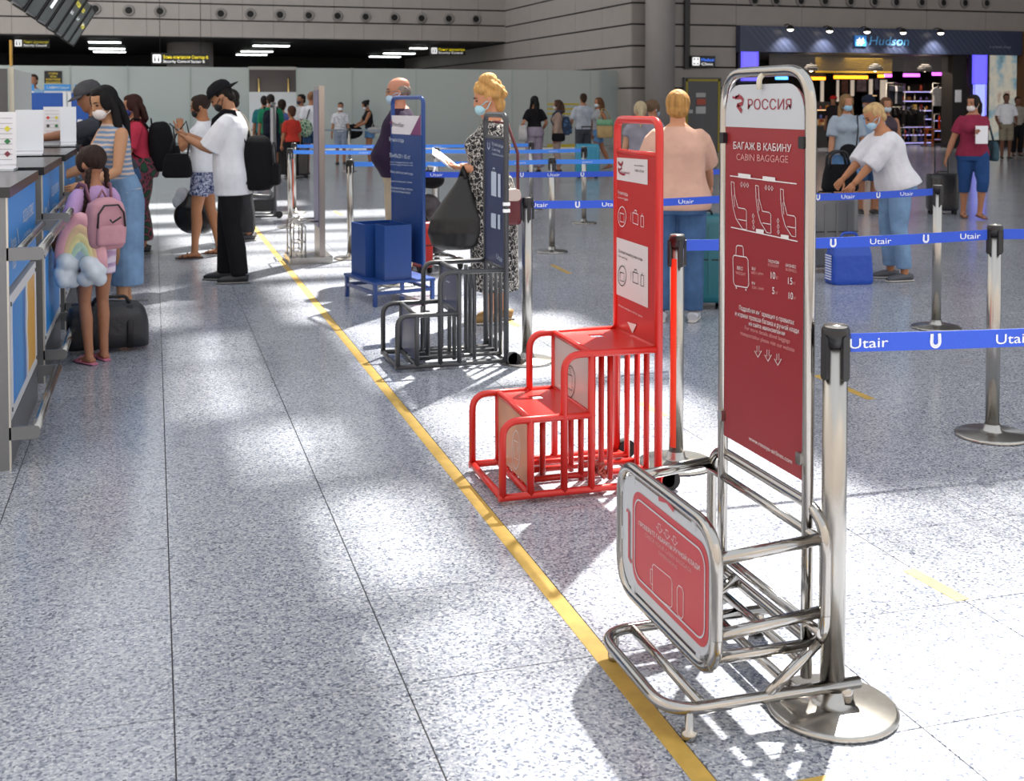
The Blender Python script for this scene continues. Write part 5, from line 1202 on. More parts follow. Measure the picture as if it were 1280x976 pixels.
    # hair
    if hair:
        style, c = hair; m = MB(); hb = lambda x, y, zz, r: m.ball(H(x, y, zz), tuple(k * sc_h for k in r), 14, 10, HM.to_3x3().normalized())
        hb(0, -.022, .15, (.083, .096, .092)); hb(0, .012, .196, (.064, .066, .042))
        if style in ('short', 'cap'): hb(0, -.062, .085, (.06, .044, .06))
        if style == 'curly':
            for k in range(34):
                a = rng.uniform(0, 6.28); u = rng.uniform(-.2, 1); q = math.sqrt(1 - u * u * .9)
                x, y, zz = .085 * q * math.cos(a), -.02 + .1 * q * math.sin(a), .14 + .105 * u
                if y > .045 and zz < .15: continue
                hb(x, y, zz, (rng.uniform(.022, .036),) * 3)
            hb(.0, -.03, .25, (.065, .07, .05)); hb(0, -.07, .07, (.06, .05, .07)); hb(0, .04, .2, (.055, .04, .03))
        if style == 'bob':
            hb(0, -.03, .14, (.092, .1, .1)); hb(0, -.05, .085, (.085, .07, .065)); hb(0, .03, .2, (.07, .06, .04))
        if style in ('long', 'pony', 'bun', 'braid', 'midlong'):
            for sx in (-1, 1): hb(sx * .064, .02, .13, (.022, .05, .07))
        if style in ('long', 'midlong'):
            Lh = -.26 if style == 'long' else -.09
            m.tube([H(0, -.05, .17), H(0, -.088, .07), H(0, -.098, -.05), H(0, -.09, Lh)], [.07, .078, .08, .03], 14, ax=(1.05, .55))
            for sx in (-1, 1): m.tube([H(sx * .06, -.01, .15), H(sx * .082, -.02, .05), H(sx * .09, .0, -.06), H(sx * .085, .03, Lh * .9)], [.03, .032, .034, .014], 10)
        if style == 'pony': hb(0, -.115, .16, (.026, .03, .028)); m.tube([H(0, -.12, .165), H(0, -.155, .1), H(0, -.15, .0), H(0, -.14, -.11)], [.024, .036, .034, .01], 10)
        if style == 'bun': hb(0, -.115, .175, (.042, .042, .042))
        if style == 'braid':
            for sx in (-1, 1):
                for k in range(9): hb(sx * (.07 + .004 * k), -.05 + .006 * k, .06 - .032 * k, (.021, .021, .022))
        soft('hair', m.xf(S_), hairm(c), t, .0075 if near else .012, 1)
    if mask:
        m = MB(); m.ball(H(0, .052, .055), tuple(k * sc_h for k in (.057, .052, .05)), 16, 12, HM.to_3x3().normalized())
        mk = obj('face_mask', m.xf(S_), mat('mask_' + mask, mask, .7), t)
        for sx in (-1, 1): 
            for zz in (.08, .035): obj('ear_loop', MB().tube([H(sx * .05, .06, zz), H(sx * .074, .02, zz + .02), H(sx * .08, -.015, .1)], .0035, 6).xf(S_), mk.data.materials[0], mk)
    if near and abs(yaw) < 80:
        for sx in (-1, 1):
            obj('eye', MB().ball(H(sx * .031, .079, .117), (.013 * sc_h, .011 * sc_h, .0075 * sc_h), 8, 6).xf(S_), mat('eye_dark', '2a1c18', .2), t)
            obj('eyebrow', MB().tube([H(sx * .013, .094, .136), H(sx * .032, .089, .142), H(sx * .05, .075, .137)], [.003, .0045, .002], 6).xf(S_), mat('brow', '3a2a22', .7), t)
        if not mask: obj('mouth', MB().tube([H(-.022, .079, .045), H(0, .089, .046), H(.022, .079, .045)], [.002, .005, .002], 6).xf(S_), mat('lip', '9c5048', .5), t)
    PEOPLE[key] = dict(t=t, s=s, T=lambda p: T(p) * s, H=lambda x, y, zz: H(x, y, zz) * s, HM=S_ @ HM, hands=[v * s for v in hands], sho=[v * s for v in sho], hips=[v * s for v in hips], g=Vector((g.x, g.y, 0)), rz=rz, wr=[v * s for v in wr], scale=sc_h)
    return PEOPLE[key]
def worn(P, name, label, cat, base, group=None):
    """a thing carried by P, with its foot at base (P's frame); returns the thing and a shift for its parts"""
    Mz = Matrix.Rotation(P['rz'], 4, 'Z'); w = P['g'] + Mz @ Vector(base)
    return thing(name, label, cat, w, P['rz'], group), Matrix.Translation(-Vector(base))
def cap(P, label, c, back=True, name='baseball_cap'):
    h = P['H']; b = h(0, 0, .18); t, D = worn(P, name, label, 'cap', b); HM = P['HM'] @ Matrix.Scale(1, 4)
    m = MB(); k = P['scale'] * P['s'] / P['scale']
    rs = [[HM @ v for v in ring(z_, a, b_, c_, 20)] for z_, a, b_, c_ in ((.148, .093, .112, -.012), (.175, .094, .113, -.014), (.21, .083, .1, -.016), (.238, .055, .068, -.018), (.25, .015, .02, -.018))]
    m.loft(rs); obj('crown', m.xf(D), c, t)
    sg = -1 if back else 1; pts = []
    vs = []
    for r_ in (.0, 1.):
        for a in range(-60, 61, 12):
            x = .09 * math.sin(R(a)) * (1 + .05 * r_); y = sg * (.1 * math.cos(R(a)) + .075 * r_ * math.cos(R(a)) ** .7) - .012; vs.append(HM @ Vector((x, y, .16 - .022 * r_)))
    n = len(vs) // 2; top = [v + Vector((0, 0, .006)) for v in vs]
    fs = [(i, i + 1, n + i + 1, n + i) for i in range(n - 1)] + [(2 * n + i, 3 * n + i, 3 * n + i + 1, 2 * n + i + 1) for i in range(n - 1)] + [(n + i, n + i + 1, 3 * n + i + 1, 3 * n + i) for i in range(n - 1)]
    obj('brim', MB().add(vs + top, fs, True).xf(D), c, t)
def backpack(P, label, c, w=.3, h=.44, d=.17, zc=1.16, straps=None, dy=0., pocket=None, yaw=0., logo=None):
    s = P['s']; T = P['T']; c0 = T((0, -.11 - d / 2 / s + dy, zc)); base = c0 - Vector((0, 0, h / 2))
    t, D = worn(P, 'backpack', label, 'backpack', base)
    ln = (T((0, 0, 1.3)) - T((0, 0, 1.0))).normalized(); Mb = Matrix.Translation(c0) @ Matrix.Rotation(-math.atan2(ln.y, ln.z), 4, 'X')
    m = MB()
    for k in range(1): m.loft([[Mb @ Vector((x * f, y * f2, z_)) for x, y in rrect(-w / 2, w / 2, -d / 2, d / 2, min(w, d) * .42, 5)] for z_, f, f2 in ((-h / 2, .78, .75), (-h / 2 + .03, .95, .95), (-h * .15, 1.02, 1.08), (h * .2, .98, 1.0), (h * .38, .86, .86), (h / 2 - .02, .62, .66), (h / 2, .35, .4))])
    b = soft('bag_body', m.xf(D), c, t, .012, 3)
    m = MB().loft([[Mb @ Vector((x * f, y * f - d * .5, z_)) for x, y in rrect(-w * .38, w * .38, -d * .22, d * .22, d * .2, 4)] for z_, f in ((-h * .42, .85), (-h * .38, 1), (-h * .1, 1), (-h * .02, .8))]); pk = soft('front_pocket', m.xf(D), pocket or c, t, .012, 2)
    obj('zip', MB().tube([Mb @ Vector((x, -d * .5 - .012, z_)) for x, z_ in ((-w * .36, -.02), (-w * .33, h * .2), (-w * .18, h * .36), (w * .18, h * .36), (w * .33, h * .2), (w * .36, -.02))], .006, 6).xf(D), mat('zip_dark', '1a1a1e', .5), t)
    obj('grab_loop', MB().tube([Mb @ Vector((-.04, d * .3, h / 2 - .03)), Mb @ Vector((0, d * .3, h / 2 + .04)), Mb @ Vector((.04, d * .3, h / 2 - .03))], .008, 6).xf(D), straps or c, t)
    for i, sx in enumerate((-1, 1)):
        S0 = P['sho'][i] * .72 + T((0, 0, 1.4)) * .28
        pts = [Mb @ Vector((sx * w * .28, d * .45, h * .38)), S0 + Vector((0, -.05, .065 * s)), S0 + Vector((0, .03, .075 * s)), S0 + Vector((sx * .01, .11 * s, .0)), T((sx * .12, .14, 1.2)), T((sx * .17, .04, 1.06)), Mb @ Vector((sx * w * .4, d * .35, -h * .36))]
        obj('shoulder_strap', MB().tube(pts, .022 * s, 8, ax=(1, .4)).xf(D), straps or c, t)
    if logo:
        q = lambda u, v: Mb @ Vector((u, -d * .74 - .004, v)); mb = MB(); ribbon(mb, [q(*p) for p in logo], .012, (0, -1, 0)); obj('emblem', mb.xf(D), mat('emblem_black', '141416', .5), t)
    return t
den = cloth('denim_blue', '5d86b4', .3); dend = cloth('denim_dark', '39557c', .3); denl = cloth('denim_light', '7c9cc0', .3); blk = cloth('black_cloth', '17171b', .2); wht = cloth('white_cloth', 'dfe1e8', .12)
shd = mat('sh_dark', '26262b', .5); shb = mat('sh_brown', '6b4430', .6)
def stripes(name, c1, c2, scale, dist=1.5, axis='Z', wave=True):
    m = bpy.data.materials.new(name); m.use_nodes = True; nt = m.node_tree; L = nt.links.new; b = nt.nodes['Principled BSDF']; b.inputs['Roughness'].default_value = .9
    tc = nt.nodes.new('ShaderNodeTexCoord'); w = nt.nodes.new('ShaderNodeTexWave'); w.bands_direction = axis; w.inputs['Scale'].default_value = scale; w.inputs['Distortion'].default_value = dist; w.inputs['Detail Scale'].default_value = 2
    L(tc.outputs['Object'], w.inputs['Vector']); r = nt.nodes.new('ShaderNodeValToRGB'); e = r.color_ramp.elements; e[0].position = .25; e[0].color = lin(c1); e[1].position = .85; e[1].color = lin(c2)
    L(w.outputs[0], r.inputs[0]); L(r.outputs[0], b.inputs['Base Color']); return m
def squiggle(name, c1, c2, scale, lo=.42, hi=.5, extra=()):
    m = bpy.data.materials.new(name); m.use_nodes = True; nt = m.node_tree; L = nt.links.new; b = nt.nodes['Principled BSDF']; b.inputs['Roughness'].default_value = .85
    tc = nt.nodes.new('ShaderNodeTexCoord'); v = nt.nodes.new('ShaderNodeTexVoronoi'); v.feature = 'DISTANCE_TO_EDGE'; v.inputs['Scale'].default_value = scale
    n = nt.nodes.new('ShaderNodeTexNoise'); n.inputs['Scale'].default_value = scale * .6
    ad = nt.nodes.new('ShaderNodeVectorMath'); ad.operation = 'MULTIPLY_ADD'; ad.inputs[1].default_value = (.08, .08, .08); L(n.outputs[1], ad.inputs[0]); L(tc.outputs['Object'], ad.inputs[2]); L(ad.outputs[0], v.inputs['Vector'])
    r = nt.nodes.new('ShaderNodeValToRGB'); e = r.color_ramp.elements; e[0].position = lo; e[0].color = lin(c2); e[1].position = hi; e[1].color = lin(c1)
    for p, c in extra: k = e.new(p); k.color = lin(c)
    L(v.outputs[0], r.inputs[0]); L(r.outputs[0], b.inputs['Base Color']); return m
# --- the family at the desk
top1 = stripes('striped_top', '6b87a8', 'c6b3a8', 9, 1.2)
W1 = person('mother', 'woman with long black hair, white mask and striped sleeveless top at the desk', (150, 398), 112, 207, lean=9, head=(8, 14), skin='b98a68', topc=top1, sleeve=0, hem=.93, loose=.012, bottom=('skirt', denl, .25, (.02, -.035)), shoe=('sandal', shb), hair=('long', '120f12'), mask='e6e0e0', near=True,
    lh=(-.16, .34, 1.0), rh=(.12, .4, 1.04), hscale=1.02, fpos=((-.055, .03), (.055, -.06)), girth=.95)
GR = person('girl', 'little girl in lilac shirt facing the desk', (120, 452), 190, 118, lean=0, head=(14, 8), skin='a9765a', topc=cloth('lilac', 'c3a0cf', .2), sleeve=.42, hem=.92, loose=.016, bottom=('shorts', stripes('tie_dye', 'dccfe0', 'b89ac0', 4, 3), .22, .014), shoe=('sandal', mat('pink_sandal', 'c0708c', .5)), hair=('braid', '33231d'), near=True, child=True, girth=.86,
    lh=(-.26, .12, .98), rh=(.16, .3, 1.08), fpos=((-.08, -.02), (.08, .05)))
RD = person('redtop', 'woman in red top and blue mask with dark red-brown hair', (176, 316), 118, 178, skin='b98468', topc=cloth('red_top', 'c23a52', .25), sleeve=.45, bottom=('pants', squiggle('floral_dark', '15211c', '7c3a4c', 12, .05, .12, ((.3, '1f4a34'),)), .93, .05), shoe=('shoe', shd), hair=('midlong', '3a1d18'), mask='2d3c86', head=(10, 8), lh=(-.14, .34, 1.05), rh=(.14, .36, 1.1), near=True, girth=1.05, lean=6)
CP = person('capman', 'man in grey cap leaning to the desk behind the long haired woman', (146, 352), 117, 190, 'm', h=1.8, skin='9c6e54', topc=cloth('dark_shirt', '3d4048', .2), bottom=('pants', dend, .96, .02), shoe=('shoe', shd), hair=('short', '2a211c'), lean=22, lh=(-.1, .62, 1.2), rh=(.12, .5, 1.15), head=(10, 15))
cap(CP, 'grey baseball cap on the man behind the long haired woman', cloth('grey_cap', '4c4c50'), False)
backpack(GR, 'small pink backpack with straps worn by the girl', cloth('pink_bag', 'c694a0', .15), .24, .31, .13, 1.14, mat('pink_strap', '8d5e6c', .7), logo=[(-.02, .03), (-.005, .01), (.05, .04)], dy=-.0)
backpack(RD, 'large black backpack with white and red marks worn by the red topped woman', cloth('black_bag', '16161a', .2), .33, .52, .25, 1.12)
# rainbow inflatable held by the girl
gq = G(95, 461); rc = ATG(101, 350, gq)
t = thing('rainbow_cushion', 'pastel rainbow cushion with white cloud ends carried by the girl', 'cushion', rc, R(-8))
cols = (('pastel_pink', 'e3a8b4'), ('pastel_peach', 'e8c8a0'), ('pastel_yellow', 'e6dca0'), ('pastel_green', 'b4d4c0'), ('pastel_blue', 'a4bcd4'))
for k, (n_, c) in enumerate(cols):
    r_ = .165 - .03 * k; pts = [Vector((-r_ * math.cos(R(a)) * .66, .01, .07 + r_ * 1.75 * math.sin(R(a)))) for a in range(0, 181, 15)]
    obj('arc', MB().tube(pts, .024, 10, ax=(1, 1.9)), mat(n_, c, .35, coat=.3), t)
for sy in (-1, 1):
    m = MB()
    for k in range(7): m.ball((sy * .062 + rng.uniform(-.05, .05), rng.uniform(-.03, .03), .05 + rng.uniform(-.05, .06)), rng.uniform(.04, .06), 12, 8)
    soft('cloud', m, mat('cloud_white', 'c9d4de', .4, coat=.3), t, .01, 3)
# duffel
p = G(150, 441); t = thing('duffel_bag', 'dark grey duffel bag on the floor behind the girl', 'bag', (p.x - .05, p.y + .12, 0), R(6))
lea = mat('dark_leather', '2b2c31', .5, bump=.4, bscale=30)
soft('bag_body', MB().loft([[Vector((x, y * f, .015 + (z_) * g_)) for y, z_ in rrect(-.13, .13, 0, .29, .09, 5)] for x, f, g_ in ((-.27, .55, .72), (-.25, .85, .92), (-.13, 1, 1.0), (.08, 1, 1.02), (.16, .95, .98), (.2, .8, .85), (.22, .5, .6))]), lea, t, .012, 2)
for x in (-.12, .1): obj('strap_band', MB().tube([(x, -.135, .03), (x, -.142, .15), (x, -.1, .285), (x, 0, .312), (x, .1, .285), (x, .142, .15), (x, .135, .03)], .014, 8, ax=(.35, 1.4)), mat('strap_black', '15151a', .6), t)
obj('zip', MB().tube([(-.24, 0, .3), (0, 0, .318), (.22, 0, .3)], .006, 6), mat('zip_grey', '6a6a70', .4, .6), t)
obj('handle', MB().tube(fillet([(-.12, -.06, .3), (-.1, -.07, .35), (.08, -.07, .35), (.1, -.06, .3)], .04), .011, 8), mat('strap_black', '15151a', .6), t)
# --- young man with phone and companion
YM = person('youngman', 'young man in white T-shirt and black jeans looking at his phone', (290, 352), 108, 168, 'm', lean=2, head=(2, 34), skin='a97a5c', topc=wht, sleeve=.5, hem=.74, loose=.04, bottom=('pants', blk, .99, .022), shoe=('shoe', shd), hair=('short', '1b1615'), mask='121217', near=True, lh=(-.03, .36, 1.22), rh=(.06, .37, 1.24), fpos=((-.1, -.05), (.1, .1)), palm=((.4, 0, 1), (-.4, 0, 1)), hscale=1.03, girth=1.0)
cap(YM, 'black cap worn backwards by the young man with phone', cloth('black_cap', '15151a'), True)
backpack(YM, 'black backpack on the young man with white T-shirt', cloth('black_bag2', '121216', .2), .34, .48, .25, 1.0)
hp = (YM['hands'][0] + YM['hands'][1]) / 2 + Vector((0, .03, .02)); t, D = worn(YM, 'phone', 'dark phone in the hands of the young man', 'phone', hp); Mp = Matrix.Rotation(R(-50), 4, 'X')
obj('case', MB().rbox(-.037, .037, -.005, .005, -.06, .08, .008, 'y', M=Mp), mat('phone_black', '15161a', .3), t); obj('screen', MB().box(-.033, .033, -.0062, -.005, -.055, .075, Mp), mat('phone_screen', '8fa0b4', .2), t)
navyprint = squiggle('navy_print', '2a3360', 'b9bed2', 26, .06, .1)
WW = person('whitewoman', 'woman in white top and navy printed shorts beside the young man', (255, 321), 119, 168, head=(0, 12), skin='a5714f', topc=wht, sleeve=.22, hem=.9, loose=.018, bottom=('shorts', navyprint, .3, .014), shoe=('sandal', mat('sandal_brown', '4a2f26', .6)), hair=('bun', '2a1c16'), near=True, lh=(-.05, .22, 1.36), rh=(.27, .05, .72), fpos=((-.14, .1), (.1, -.12)), arms_pole=((-.2, .6, -1), (.4, -1, -.3)), girth=1.08, mask='15151a')
t, D = worn(WW, 'handbag', 'small black handbag at the side of the woman in white top', 'handbag', (-.3, .2, .83))
soft('bag_body', MB().loft([[Vector((x * f, y * f, z_)) for x, y in rrect(-.06, .06, -.15, .15, .05, 4)] for z_, f in ((.0, .8), (.03, 1), (.16, .9), (.24, .7))]), cloth('bag_black', '141418'), t, .01, 2)
obj('strap', MB().tube([(0, -.1, .22), (.03, -.12, .4), (.06, -.08, .56), (.03, .02, .42), (0, .08, .22)], .01, 6), mat('strap_black', '15151a', .6), t)
t, D = worn(WW, 'holdall', 'big black sack hanging from the hand of the woman in printed shorts', 'bag', (.34, .17, .2))
m = MB(); m.ball((0, 0, .19), (.12, .2, .19), 16, 10); m.tube([(0, 0, .28), (0, .0, .4), (-.04, -.06, .54)], [.13, .07, .025], 12); m.ball((0, -.1, .13), (.11, .14, .13)); soft('bag_body', m, mat('sack_black', '131316', .35, bump=.9, bscale=12), t, .014, 2)
obj('handle', MB().tube([(0, -.05, .36), (-.04, -.08, .52), (-.06, -.1, .56), (-.03, .04, .4)], .012, 6), mat('strap_black', '15151a', .6), t)
m = MB(); m.ball((-.02, .1, .4), (.03, .08, .1), 12, 8); m.ball((-.02, .14, .34), (.03, .07, .08), 12, 8); soft('white_wrap', m, mat('plastic_white', 'cdd0d6', .3), t, .012, 1)
CM = person('camoman', 'man in olive brown shirt behind the young man', (308, 300), 119, 172, 'm', lean=20, h=1.76, skin='8e6248', topc=squiggle('camo', '4a4436', '332f28', 9, .1, .3), bottom=('pants', cloth('dark_trouser', '2c2c30'), .96, .02), shoe=('shoe', shd), hair=('short', '1d1714'))
# --- man in polo and woman in patterned dress
OM = person('oldman', 'balding man in glasses and dark purple polo behind the navy sign', (500, 347), 97, 166, 'm', girth=1.12, belly=.1, skin='b98068', topc=cloth('polo', '2d2038', .2), sleeve=.5, hem=.86, loose=.025, bottom=('pants', cloth('beige_trouser', 'b3a58e', .15), .97, .03), shoe=('shoe', shb), mask='a9c6dc', near=True, head=(6, 4), lh=(-.27, -.06, .85), rh=(.28, -.02, .85), hair=None)
hm = MB(); Hh = OM['H']
for sx in (-1, 1): hm.ball(Hh(sx * .066, -.035, .12), (.022, .06, .045), 10, 8)
hm.ball(Hh(0, -.085, .115), (.06, .03, .055), 10, 8)
soft('hair', hm, hairm('8c8078'), OM['t'], .01, 1)
t, D = worn(OM, 'spectacles', 'thin wire spectacles on the balding man', 'glasses', Hh(0, .09, .117)); gm = mat('wire', '8a7a68', .3, .8)
for sx in (-1, 1): obj('rim', MB().tube([Hh(sx * .034 + .025 * math.cos(R(a)), .099 - .012 * abs(sx * .034 + .025 * math.cos(R(a))) / .06, .115 + .017 * math.sin(R(a))) for a in range(0, 351, 30)], .0028, 6, closed=True).xf(D), gm, t); obj('temple', MB().tube([Hh(sx * .059, .088, .12), Hh(sx * .078, .03, .118), Hh(sx * .08, -.02, .112)], .0028, 6).xf(D), gm, t)
obj('bridge', MB().tube([Hh(-.01, .1, .118), Hh(0, .104, .122), Hh(.01, .1, .118)], .0025, 6).xf(D), gm, t)
pat = squiggle('bw_pattern', '17161a', 'cfcac4', 25, .025, .06)
DW = person('dresswoman', 'blonde woman in mask and black and white patterned dress holding papers', (614, 402), 103, 166, girth=1.16, belly=.04, skin='c48a6a', topc=pat, sleeve=.24, hem=.93, loose=.022, bottom=('skirt', pat, .24, (.035, -.01)), shoe=('shoe', mat('shoe_tan', '8a6a3a', .5)), hair=('curly', 'd0a060'), mask='a8d3e0', near=True, head=(4, 12), lh=(-.08, .2, 1.1), rh=(.08, .22, 1.1), palm=((.3, 0, 1), (-.3, 0, 1)), hscale=1., fpos=((-.09, .04), (.09, -.06)))
hp = (DW['hands'][0] + DW['hands'][1]) / 2
t, D = worn(DW, 'document', 'white papers with red clip held by the patterned dress woman', 'papers', hp + Vector((0, .05, .02))); Mp = Matrix.Rotation(R(-14), 4, 'Y') @ Matrix.Rotation(R(-50), 4, 'X')
for k in range(3): obj('sheet', MB().box(-.09 + .004 * k, .09 + .004 * k, -.004 - .004 * k, -.002 - .004 * k, -.04 - .02 * k, .12 - .03 * k, Mp), pap, t)
obj('clip', MB().rbox(-.03, .03, -.02, .0, -.07, -.03, .008, 'y', M=Mp), mat('clip_red', 'c8352c', .4), t)
t, D = worn(DW, 'plastic_bag', 'big black plastic bag hanging from the hands with the papers', 'bag', (-.12, .2, .54)); m = MB()
m.loft([[Vector((x * f, y * f + .12 * (1 - z_ / .5) * .5, z_)) for x, y in ring_xy] for z_, f, ring_xy in [(zz, ff, [(v.x, v.y) for v in ring(0, .12, .2, 0, 18)]) for zz, ff in ((.0, .55), (.03, .85), (.12, 1.05), (.22, 1.0), (.34, .66), (.46, .3), (.52, .16))]])
soft('bag_body', m, mat('bin_liner', '0a0a0d', .45, bump=1., bscale=9), t, .012, 2); obj('handle', MB().tube([(-.02, -.02, .5), (0, 0, .57), (.02, .02, .5)], .02, 8), mat('bin_liner', '15161b', .28), t)
t, D = worn(DW, 'handbag', 'burgundy leather handbag with long strap at the back of the patterned dress woman', 'handbag', (-.2, -.08, .72)); bur = mat('burgundy', '5c1f26', .4)
soft('bag_body', MB().loft([[Vector((x * f, y * f, z_)) for x, y in rrect(-.05, .05, -.13, .13, .04, 4)] for z_, f in ((.0, .9), (.03, 1), (.18, .97), (.24, .85))]), bur, t, .01, 2); obj('flap', MB().rbox(-.056, .056, -.12, .12, .17, .25, .03, 'x'), mat('pale_flap', 'c9b8b0', .4), t)
obj('strap', MB().tube([(0, -.1, .24), (.0, -.1, .5), (.05, -.03, .71), (.06, .06, .72), (.0, .1, .6), (-.02, .08, .24)], .011, 6), bur, t)
# --- luggage cart beside them
p = G(545, 338); t = thing('luggage_cart', 'low wheeled cart frame under the grey bundle', 'cart', (p.x, p.y + .25, 0), R(10))
for x in (-.2, .2): obj('rail', MB().bar((x, -.3, .1), (x, .35, .1), .016), chrome, t)
for y in (-.28, .0, .33): obj('cross_bar', MB().bar((-.2, y, .1), (.2, y, .1), .014), chrome, t)
for x in (-.2, .2):
    for y in (-.26, .3): obj('wheel', MB().tube([(x - .012, y, .045), (x + .012, y, .045)], .045, 14), rubber, t)
obj('handle', MB().tube(fillet([(-.2, .35, .1), (-.2, .4, .85), (.2, .4, .85), (.2, .35, .1)], .08), .014), chrome, t)
def suitcase(loc, rz, w, d, h, c, label, handle=0., ribs=True, wheels=True, name='suitcase', z0=0.):
    t = thing(name, label, 'suitcase', (loc[0], loc[1], z0), rz); cm = mat('case_' + c, c, .32, coat=.2); z = .055 if wheels else .0
    sh_ = obj('shell', MB().loft([[Vector((x, y, zz)) for x, y in rrect(-w / 2 * f, w / 2 * f, -d / 2 * f, d / 2 * f, min(w, d) * .22, 5)] for zz, f in ((z, .9), (z + .02, .98), (z + .05, 1), (z + h - .06, 1), (z + h - .02, .97), (z + h, .88))]), cm, t)
    if ribs:
        for k in range(4):
            x = -w * .3 + k * w * .2; obj('rib', MB().rbox(x - .012, x + .012, -d / 2 - .006, -d / 2 + .004, z + .07, z + h - .07, .01, 'y'), cm, sh_)
    obj('seam', MB().tube([Vector((x, y, z + h * .5)) for x, y in rrect(-w / 2 - .001, w / 2 + .001, -d / 2 - .001, d / 2 + .001, min(w, d) * .22, 5)], .005, 6, closed=True), mat('zip_dark', '1a1a1e', .5), t)
    obj('top_handle', MB().tube(fillet([(-.08, 0, z + h - .005), (-.07, 0, z + h + .03), (.07, 0, z + h + .03), (.08, 0, z + h - .005)], .02), .009, 8), black, t)
    if wheels:
        for x in (-w * .38, w * .38):
            for y in (-d * .32, d * .32): obj('wheel', MB().tube([(x - .016, y, .026), (x + .016, y, .026)], .026, 12), rubber, t); obj('wheel_fork', MB().box(x - .02, x + .02, y - .012, y + .012, .03, z + .005), black, t)
    if handle:
        for x in (-.09, .09): obj('pull_rod', MB().bar((x, d * .35, z + h - .02), (x, d * .35, z + h + handle), .008, 8), black, t)
        obj('pull_grip', MB().rbox(-.11, .11, d * .35 - .014, d * .35 + .014, z + h + handle - .01, z + h + handle + .025, .012, 'y'), black, t)
    return t
p = G(537, 337); suitcase((p.x - .12, p.y - .12), R(14), .12, .34, .42, 'b5221c', 'small red suitcase beside the navy sign', 0, False)
t = thing('grey_bundle', 'grey and black bundle of bags resting on the cart', 'bag', (p.x + .06, p.y + .28, .115), R(10)); m = MB()
for k in range(9): m.ball((rng.uniform(-.12, .12), rng.uniform(-.2, .25), rng.uniform(.15, .5)), rng.uniform(.1, .15), 12, 8)
m.ball((0, 0, .14), (.22, .3, .14), 14, 8); soft('bundle_body', m, mat('bundle_grey', '5a5256', .6, noise=.7, nscale=8, bump=.8, bscale=12), t, .015, 2)
t2 = thing('black_pouch', 'black pouch lying on top of the grey bundle', 'bag', (p.x + .06, p.y + .2, .76), R(10)); m = MB().ball((0, 0, .08), (.12, .2, .09)); soft('pouch_body', m, cloth('bag_black', '141418'), t2, .012, 2); obj('strap', MB().tube([(-.05, -.15, .1), (0, -.1, .2), (.02, .1, .2), (.03, .16, .1)], .012, 6), wht, t2)
# --- woman in pink shirt
PK = person('pinkwoman', 'woman in pale pink shirt and jeans seen from behind', (846, 401), 116, 64, girth=1.2, belly=.02, skin='c48c6c', topc=cloth('pale_pink', 'cda593', .12), sleeve=.5, hem=.83, loose=.03, bottom=('pants', cloth('jeans_mid', '4a6a94', .35), .98, .022), shoe=('shoe', mat('shoe_white', 'b9bcc4', .5)), hair=('bob', 'b98a4e'), near=True, head=(0, 6), lh=(-.2, .26, .98), rh=(.24, .36, .98), fpos=((-.12, .02), (.12, .04)), h=1.66)
p = G(862, 398); suitcase((p.x + .3, p.y + .42), R(-20), .46, .3, .66, '0e6a78', 'teal suitcase in front of the woman in pink shirt', 0)
p = G(893, 388); suitcase((p.x + .26, p.y + .1), R(-18), .4, .26, .56, '17171c', 'black suitcase with raised handle beside the teal one', .42)
# --- woman in white blouse with luggage
BW = person('blousewoman', 'blonde woman in loose white lace blouse bending over the luggage', (1114, 350), 138, 168, girth=1.08, lean=17, skin='b07a58', topc=cloth('lace_white', 'd9d9e0', .15, .9), sleeve=.62, hem=.88, loose=.055, bottom=('pants', denl, .95, .02), shoe=('shoe', mat('shoe_grey', '4c4e55', .6)), hair=('short', 'c9a878'), mask='a9cbe0', near=True, head=(0, 22), lh=(-.12, .42, .92), rh=(.08, .45, .95), fpos=((-.1, -.06), (.13, -.02)), h=1.6, neckline=1)
p = G(1050, 340); suitcase((p.x - .1, p.y + .1), R(-10), .56, .3, .66, '6a6c70', 'large silver grey suitcase behind the barrier belts', 0)
t = thing('shopping_bag', 'bright blue bag standing before the silver suitcase', 'bag', (G(1069, 356).x, G(1069, 356).y + .1, 0), R(-8)); bb = mat('bag_blue', '1c49b0', .45, bump=.6, bscale=12)
soft('bag_body', MB().loft([[Vector((x * f, y * f2, z_)) for x, y in rrect(-.19, .19, -.1, .1, .03, 4)] for z_, f, f2 in ((0, .95, 1), (.03, 1, 1.05), (.25, .95, .9), (.36, .88, .5), (.38, .86, .3))]), bb, t, .01, 1); obj('handle', MB().tube(fillet([(-.08, 0, .36), (-.07, 0, .44), (.07, 0, .44), (.08, 0, .36)], .04), .012, 8), bb, t); obj('striped_side', MB().box(-.192, -.188, -.06, .06, .03, .26), stripes('bag_stripe', 'e0e4f0', '1c49b0', 14, 0), t)
t = thing('black_handbag', 'black handbag with loop handles on the silver suitcase', 'handbag', (G(1055, 340).x, G(1055, 340).y + .08, .75), R(-10)); soft('bag_body', MB().loft([[Vector((x * f, y * f2, z_)) for x, y in rrect(-.17, .17, -.08, .08, .05, 4)] for z_, f, f2 in ((0, .9, .95), (.03, 1, 1), (.16, .92, .8), (.25, .8, .5))]), cloth('bag_black', '141418'), t, .01, 2)
for y in (-.04, .04): obj('handle', MB().tube(fillet([(-.12, y, .22), (-.12, y - .02, .36), (.04, y - .02, .38), (.07, y, .24)], .07), .013, 8), mat('strap_black', '15151a', .6), t)
